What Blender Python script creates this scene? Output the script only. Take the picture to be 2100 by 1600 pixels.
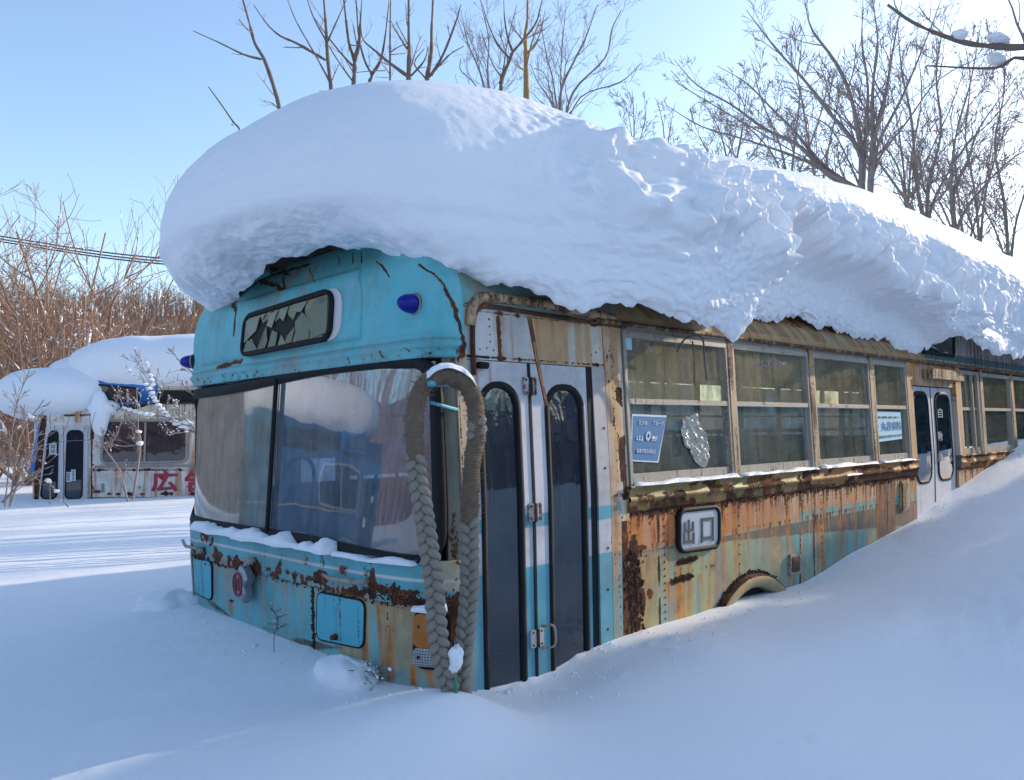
import bpy, math, random
import numpy as np
from mathutils import Vector, Matrix
sc = bpy.context.scene
for o in list(bpy.data.objects): bpy.data.objects.remove(o)
# ------------------------------------------------------------------ camera
FPX = 1669.0; CXP = 1050.0; CYP = 887.0           # focal length and horizon point, in pixels of a 2100 wide picture
A = math.radians(46.2); ROLL = math.radians(1.0)
CAMZ = 1.12
Fv = np.array([math.cos(A), math.sin(A), 0.0]); Rv = np.array([math.sin(A), -math.cos(A), 0.0]); Zv = np.array([0, 0, 1.0])
rr = math.cos(ROLL)*Rv - math.sin(ROLL)*Zv
uu = math.sin(ROLL)*Rv + math.cos(ROLL)*Zv
cam_data = bpy.data.cameras.new('camera'); cam = bpy.data.objects.new('camera', cam_data); sc.collection.objects.link(cam)
M = Matrix(((rr[0], uu[0], -Fv[0], 0), (rr[1], uu[1], -Fv[1], 0), (rr[2], uu[2], -Fv[2], CAMZ), (0, 0, 0, 1)))
cam.matrix_world = M
cam_data.sensor_width = 36.0; cam_data.lens = 36.0*FPX/2100.0; cam_data.shift_y = (CYP-800.0)/2100.0
cam_data.clip_start = 0.05; cam_data.clip_end = 2000
sc.camera = cam
# ------------------------------------------------------------------ light
SUN_EL = math.radians(19); SUN_AZ = math.radians(-13)   # azimuth from +X
world = bpy.data.worlds.new('World'); sc.world = world; world.use_nodes = True
wn = world.node_tree; wn.nodes.clear()
wo = wn.nodes.new('ShaderNodeOutputWorld'); bg = wn.nodes.new('ShaderNodeBackground'); sky = wn.nodes.new('ShaderNodeTexSky')
sky.sky_type = 'NISHITA'; sky.sun_disc = False; sky.sun_elevation = SUN_EL
sky.sun_rotation = math.radians(90) - SUN_AZ      # sky measures clockwise from +Y
sky.air_density = 1.0; sky.dust_density = 1.0; sky.ozone_density = 1.6; sky.altitude = 200
bg.inputs['Strength'].default_value = 0.15
wn.links.new(sky.outputs[0], bg.inputs[0]); wn.links.new(bg.outputs[0], wo.inputs[0])
sund = bpy.data.lights.new('sun', 'SUN'); sund.energy = 2.2; sund.angle = math.radians(0.6); sund.color = (1.0, 0.82, 0.62)
sun = bpy.data.objects.new('sun', sund); sc.collection.objects.link(sun)
sdir = Vector((math.cos(SUN_EL)*math.cos(SUN_AZ), math.cos(SUN_EL)*math.sin(SUN_AZ), math.sin(SUN_EL)))
sun.rotation_euler = sdir.to_track_quat('Z', 'Y').to_euler(); sun.location = (30, -8, 20)
sc.view_settings.view_transform = 'Standard'; sc.view_settings.look = 'None'; sc.view_settings.gamma = 1.0
sc.view_settings.exposure = 1.12
sc.cycles.max_bounces = 8; sc.cycles.transparent_max_bounces = 24
# ------------------------------------------------------------------ helpers
random.seed(7); rng = np.random.default_rng(11)
def ray(px, py):
    dx = px-CXP; dy = CYP-py
    return Fv + rr*(dx/FPX) + uu*(dy/FPX)
CP = np.array([0, 0, CAMZ])
def P3(px, py, depth): return CP + ray(px, py)*depth
def proj(P):
    P = np.asarray(P)-CP; d = P@Fv
    return CXP+FPX*(P@rr)/d, CYP-FPX*(P@uu)/d
def srgb(r, g, b):
    f = lambda c: (c/255/12.92) if c/255 <= .04045 else ((c/255+.055)/1.055)**2.4
    return (f(r), f(g), f(b))
def hash3(i, j, k, seed):
    h = (i.astype(np.int64)*374761393 + j.astype(np.int64)*668265263 + k.astype(np.int64)*2147483647 + seed*1274126177) & 0xffffffff
    h = ((h ^ (h >> 13))*1274126177) & 0xffffffff
    h = ((h ^ (h >> 16))*2246822519) & 0xffffffff
    return ((h ^ (h >> 15)) & 0xffffff)/float(0xffffff)
def vnoise(x, y, z=0.0, seed=0):
    x = np.asarray(x, float); y = np.asarray(y, float); z = np.asarray(z, float)
    x, y, z = np.broadcast_arrays(x, y, z)
    xi = np.floor(x); yi = np.floor(y); zi = np.floor(z)
    fx = x-xi; fy = y-yi; fz = z-zi
    fx = fx*fx*(3-2*fx); fy = fy*fy*(3-2*fy); fz = fz*fz*(3-2*fz)
    r = 0
    for a in (0, 1):
        for b in (0, 1):
            for c in (0, 1):
                w = (fx if a else 1-fx)*(fy if b else 1-fy)*(fz if c else 1-fz)
                r = r + w*hash3(xi+a, yi+b, zi+c, seed)
    return r
def fbm(x, y, z=0.0, seed=0, o=4, g=.5):
    r = 0; a = 1; t = 0; s = 1.0
    for i in range(o):
        r = r + a*vnoise(np.asarray(x)*s+i*7.3, np.asarray(y)*s-i*3.1, np.asarray(z)*s+i*5.7, seed+i); t += a; a *= g; s *= 2.03
    return r/t
def cell(x, y, z, seed):                              # distance to the nearest of a jittered lattice of points
    x, y, z = [np.asarray(v, float) for v in (x, y, z)]; xi = np.floor(x); yi = np.floor(y); zi = np.floor(z); d = np.full(x.shape, 9.)
    for a in (-1, 0, 1):
        for b in (-1, 0, 1):
            for c in (-1, 0, 1):
                i, j, k = xi+a, yi+b, zi+c
                d = np.minimum(d, (i+hash3(i, j, k, seed)-x)**2+(j+hash3(i, j, k, seed+1)-y)**2+(k+hash3(i, j, k, seed+2)-z)**2)
    return np.sqrt(d)
def sm(e0, e1, x):
    t = np.clip((x-e0)/(e1-e0), 0, 1); return t*t*(3-2*t)
def tag(o, label=None, cat=None, group=None, kind=None):
    if label: o['label'] = label
    if cat: o['category'] = cat
    if group: o['group'] = group
    if kind: o['kind'] = kind
    return o
def empty(name, loc=(0, 0, 0), label=None, cat=None, group=None):
    o = bpy.data.objects.new(name, None); o.location = loc; o.empty_display_size = .1
    sc.collection.objects.link(o); return tag(o, label, cat, group)
def link(name, me, mat=None, parent=None, smooth=False):
    o = bpy.data.objects.new(name, me)
    if mat is not None: me.materials.append(mat)
    if not smooth: me.shade_flat()
    if smooth: me.polygons.foreach_set('use_smooth', [True]*len(me.polygons))
    sc.collection.objects.link(o)
    if parent is not None:
        o.parent = parent
        L = Vector((0, 0, 0)); p = parent
        while p is not None: L += Vector(p.location); p = p.parent
        o.location = -L
    return o
def mk(name, V, F, mat=None, parent=None, smooth=False):
    me = bpy.data.meshes.new(name); me.from_pydata([tuple(map(float, v)) for v in V], [], [tuple(int(i) for i in f) for f in F]); me.update()
    return link(name, me, mat, parent, smooth)
def quads_mesh(name, V, Q):
    V = np.asarray(V, np.float32); Q = np.asarray(Q, np.int32)
    me = bpy.data.meshes.new(name); n = len(Q)
    me.vertices.add(len(V)); me.vertices.foreach_set('co', V.ravel())
    me.loops.add(n*4); me.loops.foreach_set('vertex_index', Q.ravel())
    me.polygons.add(n); me.polygons.foreach_set('loop_start', np.arange(0, n*4, 4, dtype=np.int32))
    me.update(calc_edges=True); me.validate(); return me
def grid_quads(ny, nx, mask=None, wrap=False):
    idx = np.arange(ny*nx).reshape(ny, nx)
    if wrap: idx = np.concatenate([idx, idx[:, :1]], 1)
    q = np.stack([idx[:-1, :-1], idx[:-1, 1:], idx[1:, 1:], idx[1:, :-1]], -1).reshape(-1, 4)
    if mask is not None: q = q[mask.ravel()]
    return q
class MB:                                            # collects boxes and tubes into one mesh
    def __init__(s): s.V = []; s.F = []
    def add(s, V, F):
        n = len(s.V); s.V += [tuple(map(float, v)) for v in V]; s.F += [tuple(int(i)+n for i in f) for f in F]; return s
    def box(s, c, h, axes=None):
        c = np.array(c, float); ax = np.eye(3) if axes is None else np.array(axes, float)
        V = [c+ax[0]*h[0]*i+ax[1]*h[1]*j+ax[2]*h[2]*k for i in (-1, 1) for j in (-1, 1) for k in (-1, 1)]
        F = [(0, 1, 3, 2), (4, 6, 7, 5), (0, 4, 5, 1), (2, 3, 7, 6), (0, 2, 6, 4), (1, 5, 7, 3)]
        return s.add(V, F)
    def tube(s, pts, rad, n=8, cap=True):
        V, F = tube(pts, rad, n, cap); return s.add(V, F)
    def ball(s, c, r, nu=8, nv=6, seed=0, rough=.25):
        c = np.array(c, float); r = np.array(r, float)*np.ones(3); V = [c-[0, 0, r[2]]]; F = []
        rs = np.random.default_rng(seed)
        for i in range(1, nv):
            a = -math.pi/2+math.pi*i/nv
            for j in range(nu):
                b = 2*math.pi*j/nu; k = 1+rough*(rs.random()-.5)
                V.append(c+np.array([math.cos(a)*math.cos(b), math.cos(a)*math.sin(b), math.sin(a)])*r*k)
        V.append(c+[0, 0, r[2]]); top = len(V)-1
        for j in range(nu): F.append((0, 1+(j+1) % nu, 1+j)); F.append((top, top-nu+j, top-nu+(j+1) % nu))
        for i in range(nv-2):
            for j in range(nu): F.append((1+i*nu+j, 1+i*nu+(j+1) % nu, 1+(i+1)*nu+(j+1) % nu, 1+(i+1)*nu+j))
        return s.add(V, F)
    def build(s, name, mat, parent=None, smooth=False): return mk(name, s.V, s.F, mat, parent, smooth)
def tube(pts, rad, n=8, cap=True):
    pts = np.array(pts, float); m = len(pts); rad = np.ones(m)*np.array(rad, float)
    T = np.gradient(pts, axis=0); T /= np.maximum(np.linalg.norm(T, axis=1), 1e-9)[:, None]
    up = np.array([0, 0, 1.0]) if abs(T[0][2]) < .9 else np.array([1.0, 0, 0])
    N = np.cross(up, T[0]); N /= np.linalg.norm(N); V = []
    for i in range(m):
        N = N-T[i]*(N@T[i]); N /= max(np.linalg.norm(N), 1e-9); B = np.cross(T[i], N)
        for j in range(n):
            a = 2*math.pi*j/n; V.append(pts[i]+(N*math.cos(a)+B*math.sin(a))*rad[i])
    F = [(i*n+j, i*n+(j+1) % n, (i+1)*n+(j+1) % n, (i+1)*n+j) for i in range(m-1) for j in range(n)]
    if cap: F += [tuple(range(n))[::-1], tuple((m-1)*n+j for j in range(n))]
    return V, F
def spline(pts, n=8):
    pts = np.array(pts, float); P = np.vstack([2*pts[0]-pts[1], pts, 2*pts[-1]-pts[-2]]); out = []
    for i in range(1, len(P)-2):
        for k in range(n):
            t = k/n; a, b, c, d = P[i-1], P[i], P[i+1], P[i+2]
            out.append(.5*((2*b)+(-a+c)*t+(2*a-5*b+4*c-d)*t*t+(-a+3*b-3*c+d)*t**3))
    out.append(P[-2]); return np.array(out)
# ------------------------------------------------------------------ materials
class NT:
    def __init__(s, name):
        s.m = bpy.data.materials.new(name); s.m.use_nodes = True; s.t = s.m.node_tree; s.t.nodes.clear()
        s.out = s.t.nodes.new('ShaderNodeOutputMaterial')
    def n(s, typ, **kw):
        nd = s.t.nodes.new(typ)
        for k, v in kw.items():
            if k.startswith('_'): setattr(nd, k[1:], v)
            else:
                key = k.replace('__', ' ')
                if isinstance(v, bpy.types.NodeSocket): s.t.links.new(v, nd.inputs[key])
                else: nd.inputs[key].default_value = v
        return nd
    def noise(s, scale=5, detail=5, rough=.55, vec=None, dist=0):
        nd = s.n('ShaderNodeTexNoise', Scale=scale, Detail=detail, Roughness=rough, Distortion=dist)
        if vec is not None: s.t.links.new(vec, nd.inputs['Vector'])
        return nd.outputs['Fac']
    def coord(s, scale=(1, 1, 1), kind='Object'):
        tc = s.t.nodes.new('ShaderNodeTexCoord'); mp = s.t.nodes.new('ShaderNodeMapping'); mp.inputs['Scale'].default_value = scale
        s.t.links.new(tc.outputs[kind], mp.inputs[0]); return mp.outputs[0]
    def math(s, op, a, b=0.0, c=0.0, clamp=False):
        nd = s.t.nodes.new('ShaderNodeMath'); nd.operation = op; nd.use_clamp = clamp
        for i, v in enumerate((a, b, c)):
            if isinstance(v, bpy.types.NodeSocket): s.t.links.new(v, nd.inputs[i])
            else: nd.inputs[i].default_value = v
        return nd.outputs[0]
    def ramp(s, fac, stops, interp='LINEAR'):
        nd = s.t.nodes.new('ShaderNodeValToRGB'); nd.color_ramp.interpolation = interp
        s.t.links.new(fac, nd.inputs[0]); els = nd.color_ramp.elements
        while len(els) < len(stops): els.new(.5)
        for e, (p, c) in zip(els, stops):
            e.position = p; e.color = (c, c, c, 1) if isinstance(c, (int, float)) else (*c, 1)
        return nd.outputs[0]
    def mix(s, fac, a, b):
        nd = s.t.nodes.new('ShaderNodeMix'); nd.data_type = 'RGBA'
        for i, v in ((0, fac), (6, a), (7, b)):
            if isinstance(v, bpy.types.NodeSocket): s.t.links.new(v, nd.inputs[i])
            else: nd.inputs[i].default_value = v if i == 0 else (*v, 1)
        return nd.outputs[2]
    def attr(s, name, out='Fac'):
        nd = s.t.nodes.new('ShaderNodeAttribute'); nd.attribute_name = name; return nd.outputs[out]
    def bump(s, h, strength=.3, dist=.01):
        return s.n('ShaderNodeBump', Height=h, Strength=strength, Distance=dist).outputs[0]
    def bsdf(s, col, rough=.6, normal=None, metal=0.0, spec=.5, **kw):
        nd = s.t.nodes.new('ShaderNodeBsdfPrincipled')
        for k, v in (('Base Color', col), ('Roughness', rough), ('Metallic', metal), ('Specular IOR Level', spec)):
            if isinstance(v, bpy.types.NodeSocket): s.t.links.new(v, nd.inputs[k])
            else: nd.inputs[k].default_value = (*v, 1) if isinstance(v, tuple) else v
        for k, v in kw.items(): nd.inputs[k.replace('__', ' ')].default_value = v
        if normal is not None: s.t.links.new(normal, nd.inputs['Normal'])
        return nd.outputs[0]
    def done(s, sh): s.t.links.new(sh, s.out.inputs[0]); return s.m
def rust_col(t, n): return t.ramp(n, [(.32, (.016, .009, .007)), (.48, (.055, .021, .012)), (.60, (.15, .050, .018)), (.76, (.34, .13, .04))])
def mat_paint():                                     # painted steel whose colours, rust and stains are painted per vertex
    t = NT('weathered_paint'); co = t.coord()
    col = t.attr('paint', 'Color'); rust = t.attr('rust'); stain = t.attr('stain')
    nf = t.noise(55, 7, .65, co); nc = t.noise(11, 5, .6, co); ns = t.noise(26, 5, .65, t.coord((1, 1, .09))); nfine = t.noise(240, 3, .6, co)
    col = t.mix(t.math('MULTIPLY', nf, .14), col, (.20, .17, .12)); gd = t.ramp(t.noise(3.2, 6, .7, co), [(.45, 0.), (.70, .45)]); col = t.mix(gd, col, (.10, .085, .05))
    col = t.mix(t.math('MULTIPLY', t.ramp(ns, [(.40, 0.), (.75, 1.)]), .22), col, (.42, .44, .42)); low = t.noise(2.4, 4, .5, co)
    r = t.math('ADD', rust, t.math('MULTIPLY', t.math('SUBTRACT', nf, .5), .75))
    r = t.ramp(r, [(.42, 0.0), (.52, 1.0)])
    st = t.math('MULTIPLY', stain, t.ramp(ns, [(.32, .15), (.62, 1.0)]), clamp=True)
    scol = t.mix(t.ramp(nc, [(.35, 0.), (.65, 1.)]), (.52, .20, .030), (.28, .065, .012))
    col = t.mix(st, col, scol)
    speck = t.math('GREATER_THAN', nfine, .70)
    col = t.mix(t.math('MULTIPLY', speck, .45), col, (.05, .025, .015))
    rc = rust_col(t, t.math('ADD', t.math('MULTIPLY', nc, .6), t.math('MULTIPLY', nf, .42)))
    col = t.mix(r, col, rc)
    h = t.math('ADD', t.math('ADD', t.math('MULTIPLY', r, t.math('ADD', nf, .4)), t.math('MULTIPLY', nc, .6)), t.math('MULTIPLY', low, 3.0))
    rough = t.math('ADD', .52, t.math('MULTIPLY', t.math('ADD', r, st), .4), clamp=True)
    return t.done(t.bsdf(col, rough, t.bump(h, .5, .006), 0, .35))
def mat_rusty(name, base, amt=.5, base2=None, rough=.55, streak=True, scale=10):
    t = NT(name); co = t.coord(); nf = t.noise(scale*5, 6, .65, co); nc = t.noise(scale, 5, .6, co); ns = t.noise(24, 4, .6, t.coord((1, 1, .08)))
    b = t.mix(nc, base, base2 or tuple(c*.75 for c in base))
    k = t.ramp(t.math('ADD', t.math('MULTIPLY', ns if streak else nc, .6), t.math('MULTIPLY', nf, .4)), [(.62-.3*amt, 0.0), (.74-.3*amt, 1.0)])
    col = t.mix(k, b, rust_col(t, t.math('ADD', t.math('MULTIPLY', nc, .55), t.math('MULTIPLY', nf, .45))))
    return t.done(t.bsdf(col, t.math('ADD', rough, t.math('MULTIPLY', k, .3), clamp=True), t.bump(t.math('ADD', nf, k), .4, .004)))
def mat_plain(name, base, rough=.6, var=.25, metal=0., scale=30, bump=.2, spec=.5, bd=.004):
    t = NT(name); co = t.coord(); n = t.noise(scale, 5, .6, co)
    col = t.mix(n, tuple(c*(1-var) for c in base), tuple(min(1, c*(1+var)) for c in base))
    return t.done(t.bsdf(col, rough, t.bump(n, bump, bd), metal, spec))
def mat_snow(name, fine=1.0, big=.35):
    t = NT(name); co = t.coord(); n1 = t.noise(9, 6, .6, co); n2 = t.noise(190, 5, .8, co); n3 = t.noise(38, 4, .6, co)
    h = t.math('ADD', t.math('MULTIPLY', n1, big), t.math('ADD', t.math('MULTIPLY', n2, .16*fine), t.math('MULTIPLY', n3, .16*fine)))
    return t.done(t.bsdf((.835, .862, .905), .62, t.bump(h, .5, .03), 0, .35))
def mat_glass(name, dirt=.3, dcol=(.35, .34, .26), dcol2=(.25, .20, .08), tint=(.8, .9, .92), streaky=1.0, gl=.05, film=0., gloss_w=1.0):
    t = NT(name); co = t.coord(); n = t.noise(6, 5, .6, co); ns = t.noise(22, 4, .55, t.coord((1, 1, .07))); nf = t.noise(90, 4, .6, co)
    d = t.math('ADD', t.math('MULTIPLY', n, .5), t.math('MULTIPLY', ns if streaky else n, .5))
    d = t.ramp(d, [(.38, .12), (.50, .55), (.62, 1.0)])
    fac = t.math('MULTIPLY', d, dirt, clamp=True); fac = t.math('MULTIPLY', fac, t.math('ADD', .75, t.math('MULTIPLY', nf, .5)), clamp=True)
    fac = t.math('ADD', fac, film, clamp=True)
    tr = t.n('ShaderNodeBsdfTransparent', Color=(*tint, 1)).outputs[0]
    df = t.n('ShaderNodeBsdfDiffuse', Color=t.mix(ns, dcol, dcol2)).outputs[0]
    gn = t.n('ShaderNodeBsdfGlossy', Color=(1, 1, 1, 1), Roughness=gl); t.t.links.new(t.bump(t.noise(2.2, 2, .5, co), .12, .02), gn.inputs['Normal']); g = gn.outputs[0]
    m1 = t.n('ShaderNodeMixShader'); t.t.links.new(fac, m1.inputs[0]); t.t.links.new(tr, m1.inputs[1]); t.t.links.new(df, m1.inputs[2])
    fr = t.n('ShaderNodeFresnel', IOR=1.5).outputs[0]; geo = t.n('ShaderNodeNewGeometry').outputs['Backfacing']; fr = t.math('MULTIPLY', t.math('MULTIPLY', fr, gloss_w, clamp=True), t.math('SUBTRACT', 1.0, geo), clamp=True)
    m2 = t.n('ShaderNodeMixShader'); t.t.links.new(fr, m2.inputs[0]); t.t.links.new(m1.outputs[0], m2.inputs[1]); t.t.links.new(g, m2.inputs[2])
    return t.done(m2.outputs[0])
TEAL = (.055, .385, .50); TEAL_D = (.06, .27, .30); WHITE = (.62, .60, .60); CREAM = (.58, .47, .30); DARK = (.035, .05, .055)
M_paint = mat_paint()
M_snow = mat_snow('snow'); M_snow_ground = mat_snow('snow_field', .9, .12); M_snow_cap = mat_snow('snow_cap_snow', 1.2, .5)
M_rubber = mat_plain('black_rubber', (.010, .011, .013), .7, .4, scale=60, spec=.25)
M_dark = mat_plain('cavity_shade_black', (.012, .013, .014), .9)  # near-black colour stands in for the shade inside hollows
M_alu = mat_rusty('weathered_aluminium', (.34, .32, .28), .28, (.27, .24, .19), .55)
M_teal = mat_rusty('teal_enamel', TEAL, .30, (.09, .40, .47))
M_rustbar = mat_rusty('rusted_steel', (.12, .05, .02), .9)
M_white = mat_rusty('white_enamel', WHITE, .12)
M_bark = mat_plain('bark', (.17, .13, .105), .9, .45, 0, 14, .5)
M_bark_grey = mat_plain('grey_bark', (.26, .22, .20), .9, .45, 0, 14, .5)
M_bark_gold = mat_plain('golden_bark', (.33, .20, .08), .85, .35, 0, 20, .4)
M_twig = mat_plain('twig', (.27, .21, .19), .9, .3, 0, 14, .2)
M_twig_brown = mat_plain('brown_twig', (.29, .18, .125), .9, .4, 0, 3, .2)
# ------------------------------------------------------------------ body surfaces of the big bus
D = 2.71; HW = 1.33; YC = D+HW; X0 = 2.08; LN = .26; XS = X0+LN; XEND = 13.2
Z_SILL = .81; Z_WTOP = 1.66; Z_GUT = 1.69; Z_CROWN = 2.12
def hwf(z):
    z = np.asarray(z, float)
    a = HW-.05*np.clip(z-.81, 0, .88)
    q = np.clip((z-Z_GUT)/(Z_CROWN-Z_GUT), 0, 1)
    return a*(1-q**2.4)**(1/2.4)
def xr(z):
    z = np.asarray(z, float)
    return .085*np.clip(z-.58, 0, .9)+.10*np.clip(z-1.48, 0, 1)+.9*np.clip(z-1.86, 0, 1)**1.3
_t = np.linspace(0, math.pi, 1601); _n = 3.8
_u = np.sign(np.cos(_t))*np.abs(np.cos(_t))**(2/_n); _x = 1-np.abs(np.sin(_t))**(2/_n)
_s = np.concatenate([[0], np.cumsum(np.hypot(np.diff(_u*HW), np.diff(_x*LN)))]); SL = _s[-1]
def S(a, b, off=0.0):
    a, b, off = np.broadcast_arrays(np.asarray(a, float), np.asarray(b, float), np.asarray(off, float))
    return np.stack([a, YC-hwf(b)-off, b], -1)
def Fr0(a, b):
    a, b = np.broadcast_arrays(np.asarray(a, float), np.asarray(b, float))
    u = np.interp(a, _s, _u); x = np.interp(a, _s, _x)
    w = 1-np.abs(u)**8
    return np.stack([X0+LN*x+xr(b)*w, YC-u*hwf(b), b], -1)
def Fr(a, b, off=0.0):
    P = Fr0(a, b); e = 1e-3
    if np.all(np.asarray(off) == 0): return P
    aa = np.clip(a, .0015, SL-.0015)
    T1 = Fr0(aa+e, b)-Fr0(aa-e, b); T2 = Fr0(aa, np.asarray(b)+e)-Fr0(aa, np.asarray(b)-e)
    N = np.cross(T2, T1); N /= np.maximum(np.linalg.norm(N, axis=-1, keepdims=True), 1e-12)
    s = np.sign(-(N[..., 0:1]*.9+N[..., 1:2]*(P[..., 1:2] < YC)*.3)); s[s == 0] = 1
    return P+N*s*np.asarray(off)[..., None]
def inv(surf, px, py, a0, b0):
    p = np.array([a0, b0], float)
    for it in range(40):
        def f(p): x, y = proj(surf(p[0], p[1])); return np.array([x-px, y-py])
        r = f(p); e = 1e-4
        J = np.stack([(f(p+[e, 0])-r)/e, (f(p+[0, e])-r)/e], 1)
        try: d = np.linalg.solve(J+np.eye(2)*1e-6, -r)
        except Exception: break
        d = np.clip(d, -.3, .3); p = p+d
        if surf is not S: p[0] = np.clip(p[0], .01, SL-.01)
        if abs(d).max() < 1e-6: break
    return p
def iS(px, py): return inv(S, px, py, 3.2+max(0, (px-1200))/250., 1.0)
def iF(px, py): return inv(Fr, px, py, max(.05, min(2.6, .25+(930-px)/230.)), 1.0+(890-py)/450.)
def XP(px, py=900): return iS(px, py)[0]
def slab(name, surf, a0, a1, b0, b1, off, th, mat, parent, step=.05, paint=None, stepb=None, wavy=0.0, mask=None, smooth=False):
    na = max(2, int(abs(a1-a0)/step)+2); nb = max(2, int(abs(b1-b0)/(stepb or step))+2)
    a, b = np.meshgrid(np.linspace(a0, a1, na), np.linspace(b0, b1, nb))
    o = off+(wavy*(fbm(a*3, b*3, 0, 5, 2)-.5) if wavy else 0)
    Po = surf(a, b, np.broadcast_to(o, a.shape)); Pi = surf(a, b, np.full(a.shape, off-th))
    V = np.concatenate([Po.reshape(-1, 3), Pi.reshape(-1, 3)]); n = na*nb
    q = grid_quads(nb, na); mk_ = None
    if mask is not None:
        am = (a[:-1, :-1]+a[1:, 1:])/2; bm = (b[:-1, :-1]+b[1:, 1:])/2; mk_ = mask(am, bm).ravel(); q = q[mk_]
    Q = [q, q[:, ::-1]+n]
    idx = np.arange(n).reshape(nb, na)
    for e in (idx[0, :], idx[-1, ::-1], idx[::-1, 0], idx[:, -1]):
        if mask is None: Q.append(np.stack([e[:-1], e[1:], e[1:]+n, e[:-1]+n], -1)[:, ::-1])
    me = quads_mesh(name, V, np.concatenate(Q))
    if paint is not None: set_paint(me, *paint(np.concatenate([a.ravel()]*2), np.concatenate([b.ravel()]*2)))
    return link(name, me, mat, parent, smooth)
def set_paint(me, col, rust, stain):
    n = len(me.vertices); col = np.broadcast_to(np.asarray(col, float), (n, 3))
    A_ = me.attributes.new('paint', 'FLOAT_COLOR', 'POINT'); c4 = np.ones((n, 4), np.float32); c4[:, :3] = col; A_.data.foreach_set('color', c4.ravel())
    for nm, v in (('rust', rust), ('stain', stain)):
        B_ = me.attributes.new(nm, 'FLOAT', 'POINT'); B_.data.foreach_set('value', np.ascontiguousarray(np.broadcast_to(np.asarray(v, np.float32), (n,))))
def rrect(w, h, r, n=6):                             # rounded rectangle in the unit square, sizes w x h
    pts = []
    for cx, cy, a0 in ((1, 1, 0), (0, 1, 90), (0, 0, 180), (1, 0, 270)):
        for k in range(n+1):
            a = math.radians(a0+90*k/n)
            x = (w-r if cx else r)+r*math.cos(a); y = (h-r if cy else r)+r*math.sin(a); pts.append((x/w, y/h))
    # extra points on the long sides
    out = []
    for i, p in enumerate(pts):
        q = pts[(i+1) % len(pts)]; out.append(p); L = math.hypot((q[0]-p[0])*w, (q[1]-p[1])*h); m = int(L/.06)
        for k in range(1, m): out.append((p[0]+(q[0]-p[0])*k/m, p[1]+(q[1]-p[1])*k/m))
    return np.array(out)
class Quad:                                          # a quad on a surface given by four photo corners: bl, br, tr, tl
    def __init__(s, surf, bl, br, tr, tl, raw=False):
        s.surf = surf; f = (lambda p: np.array(p, float)) if raw else ((lambda p: iS(*p)) if surf is S else (lambda p: iF(*p)))
        s.c = [f(p) for p in (bl, br, tr, tl)]
        s.w = (np.linalg.norm(s.P(1, 0)-s.P(0, 0))+np.linalg.norm(s.P(1, 1)-s.P(0, 1)))/2
        s.h = (np.linalg.norm(s.P(0, 1)-s.P(0, 0))+np.linalg.norm(s.P(1, 1)-s.P(1, 0)))/2
    def P(s, u, v, off=0.0):
        u = np.asarray(u, float)[..., None]; v = np.asarray(v, float)[..., None]
        q = s.c[0]*(1-u)*(1-v)+s.c[1]*u*(1-v)+s.c[2]*u*v+s.c[3]*(1-u)*v
        return s.surf(q[..., 0], q[..., 1], np.full(q[..., 0].shape, float(off)))
    def poly(s, grow=0.0, r=.05):
        w = s.w+2*grow; h = s.h+2*grow; p = rrect(w, h, max(.004, min(r+grow, w/2-.001, h/2-.001)))
        return np.stack([(p[:, 0]*w-grow)/s.w, (p[:, 1]*h-grow)/s.h], -1)
    def plate(s, name, mat, parent, off=.003, th=.006, grow=0., r=.05, rings=4, bulge=0.0):
        p = s.poly(grow, r); n = len(p); V = []; F = []; c = np.array([.5, .5])
        V += list(s.P(p[:, 0], p[:, 1], off-th)); V += list(s.P(p[:, 0], p[:, 1], off))
        F += [(i, (i+1) % n, n+(i+1) % n, n+i) for i in range(n)]
        for k in range(1, rings):
            f = 1-k/rings; q = c+(p-c)*f; V += list(s.P(q[:, 0], q[:, 1], off+bulge*(1-f*f)))
            b = n*k; F += [(b+i, b+(i+1) % n, b+n+(i+1) % n, b+n+i) for i in range(n)]
        V.append(s.P(.5, .5, off+bulge)); l = len(V)-1; b = n*rings
        F += [(b+i, b+(i+1) % n, l) for i in range(n)]
        V.append(s.P(.5, .5, off-th)); l2 = len(V)-1; F += [((i+1) % n, i, l2) for i in range(n)]
        return mk(name, V, F, mat, parent)
    def ring(s, name, mat, parent, off=.01, th=.02, g0=0., g1=.02, r=.05, dome=.3):
        pi_ = s.poly(g0, r); po = s.poly(g1, r); m = len(pi_)
        if len(po) != m:                             # resample outer by parameter
            t = np.linspace(0, 1, len(po), endpoint=False); ti = np.linspace(0, 1, m, endpoint=False)
            k = np.concatenate([po, po[:1]]); tt = np.linspace(0, 1, len(k)); po = np.stack([np.interp(ti, tt, k[:, 0]), np.interp(ti, tt, k[:, 1])], -1)
        pm = (pi_+po)/2
        L = [s.P(po[:, 0], po[:, 1], off-th), s.P(po[:, 0], po[:, 1], off-dome*th*.5), s.P(pm[:, 0], pm[:, 1], off), s.P(pi_[:, 0], pi_[:, 1], off-dome*th*.5), s.P(pi_[:, 0], pi_[:, 1], off-th)]
        V = np.concatenate(L); F = [(k*m+i, k*m+(i+1) % m, ((k+1) % 5)*m+(i+1) % m, ((k+1) % 5)*m+i) for k in range(5) for i in range(m)]
        return mk(name, V, F, mat, parent, True)
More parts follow.
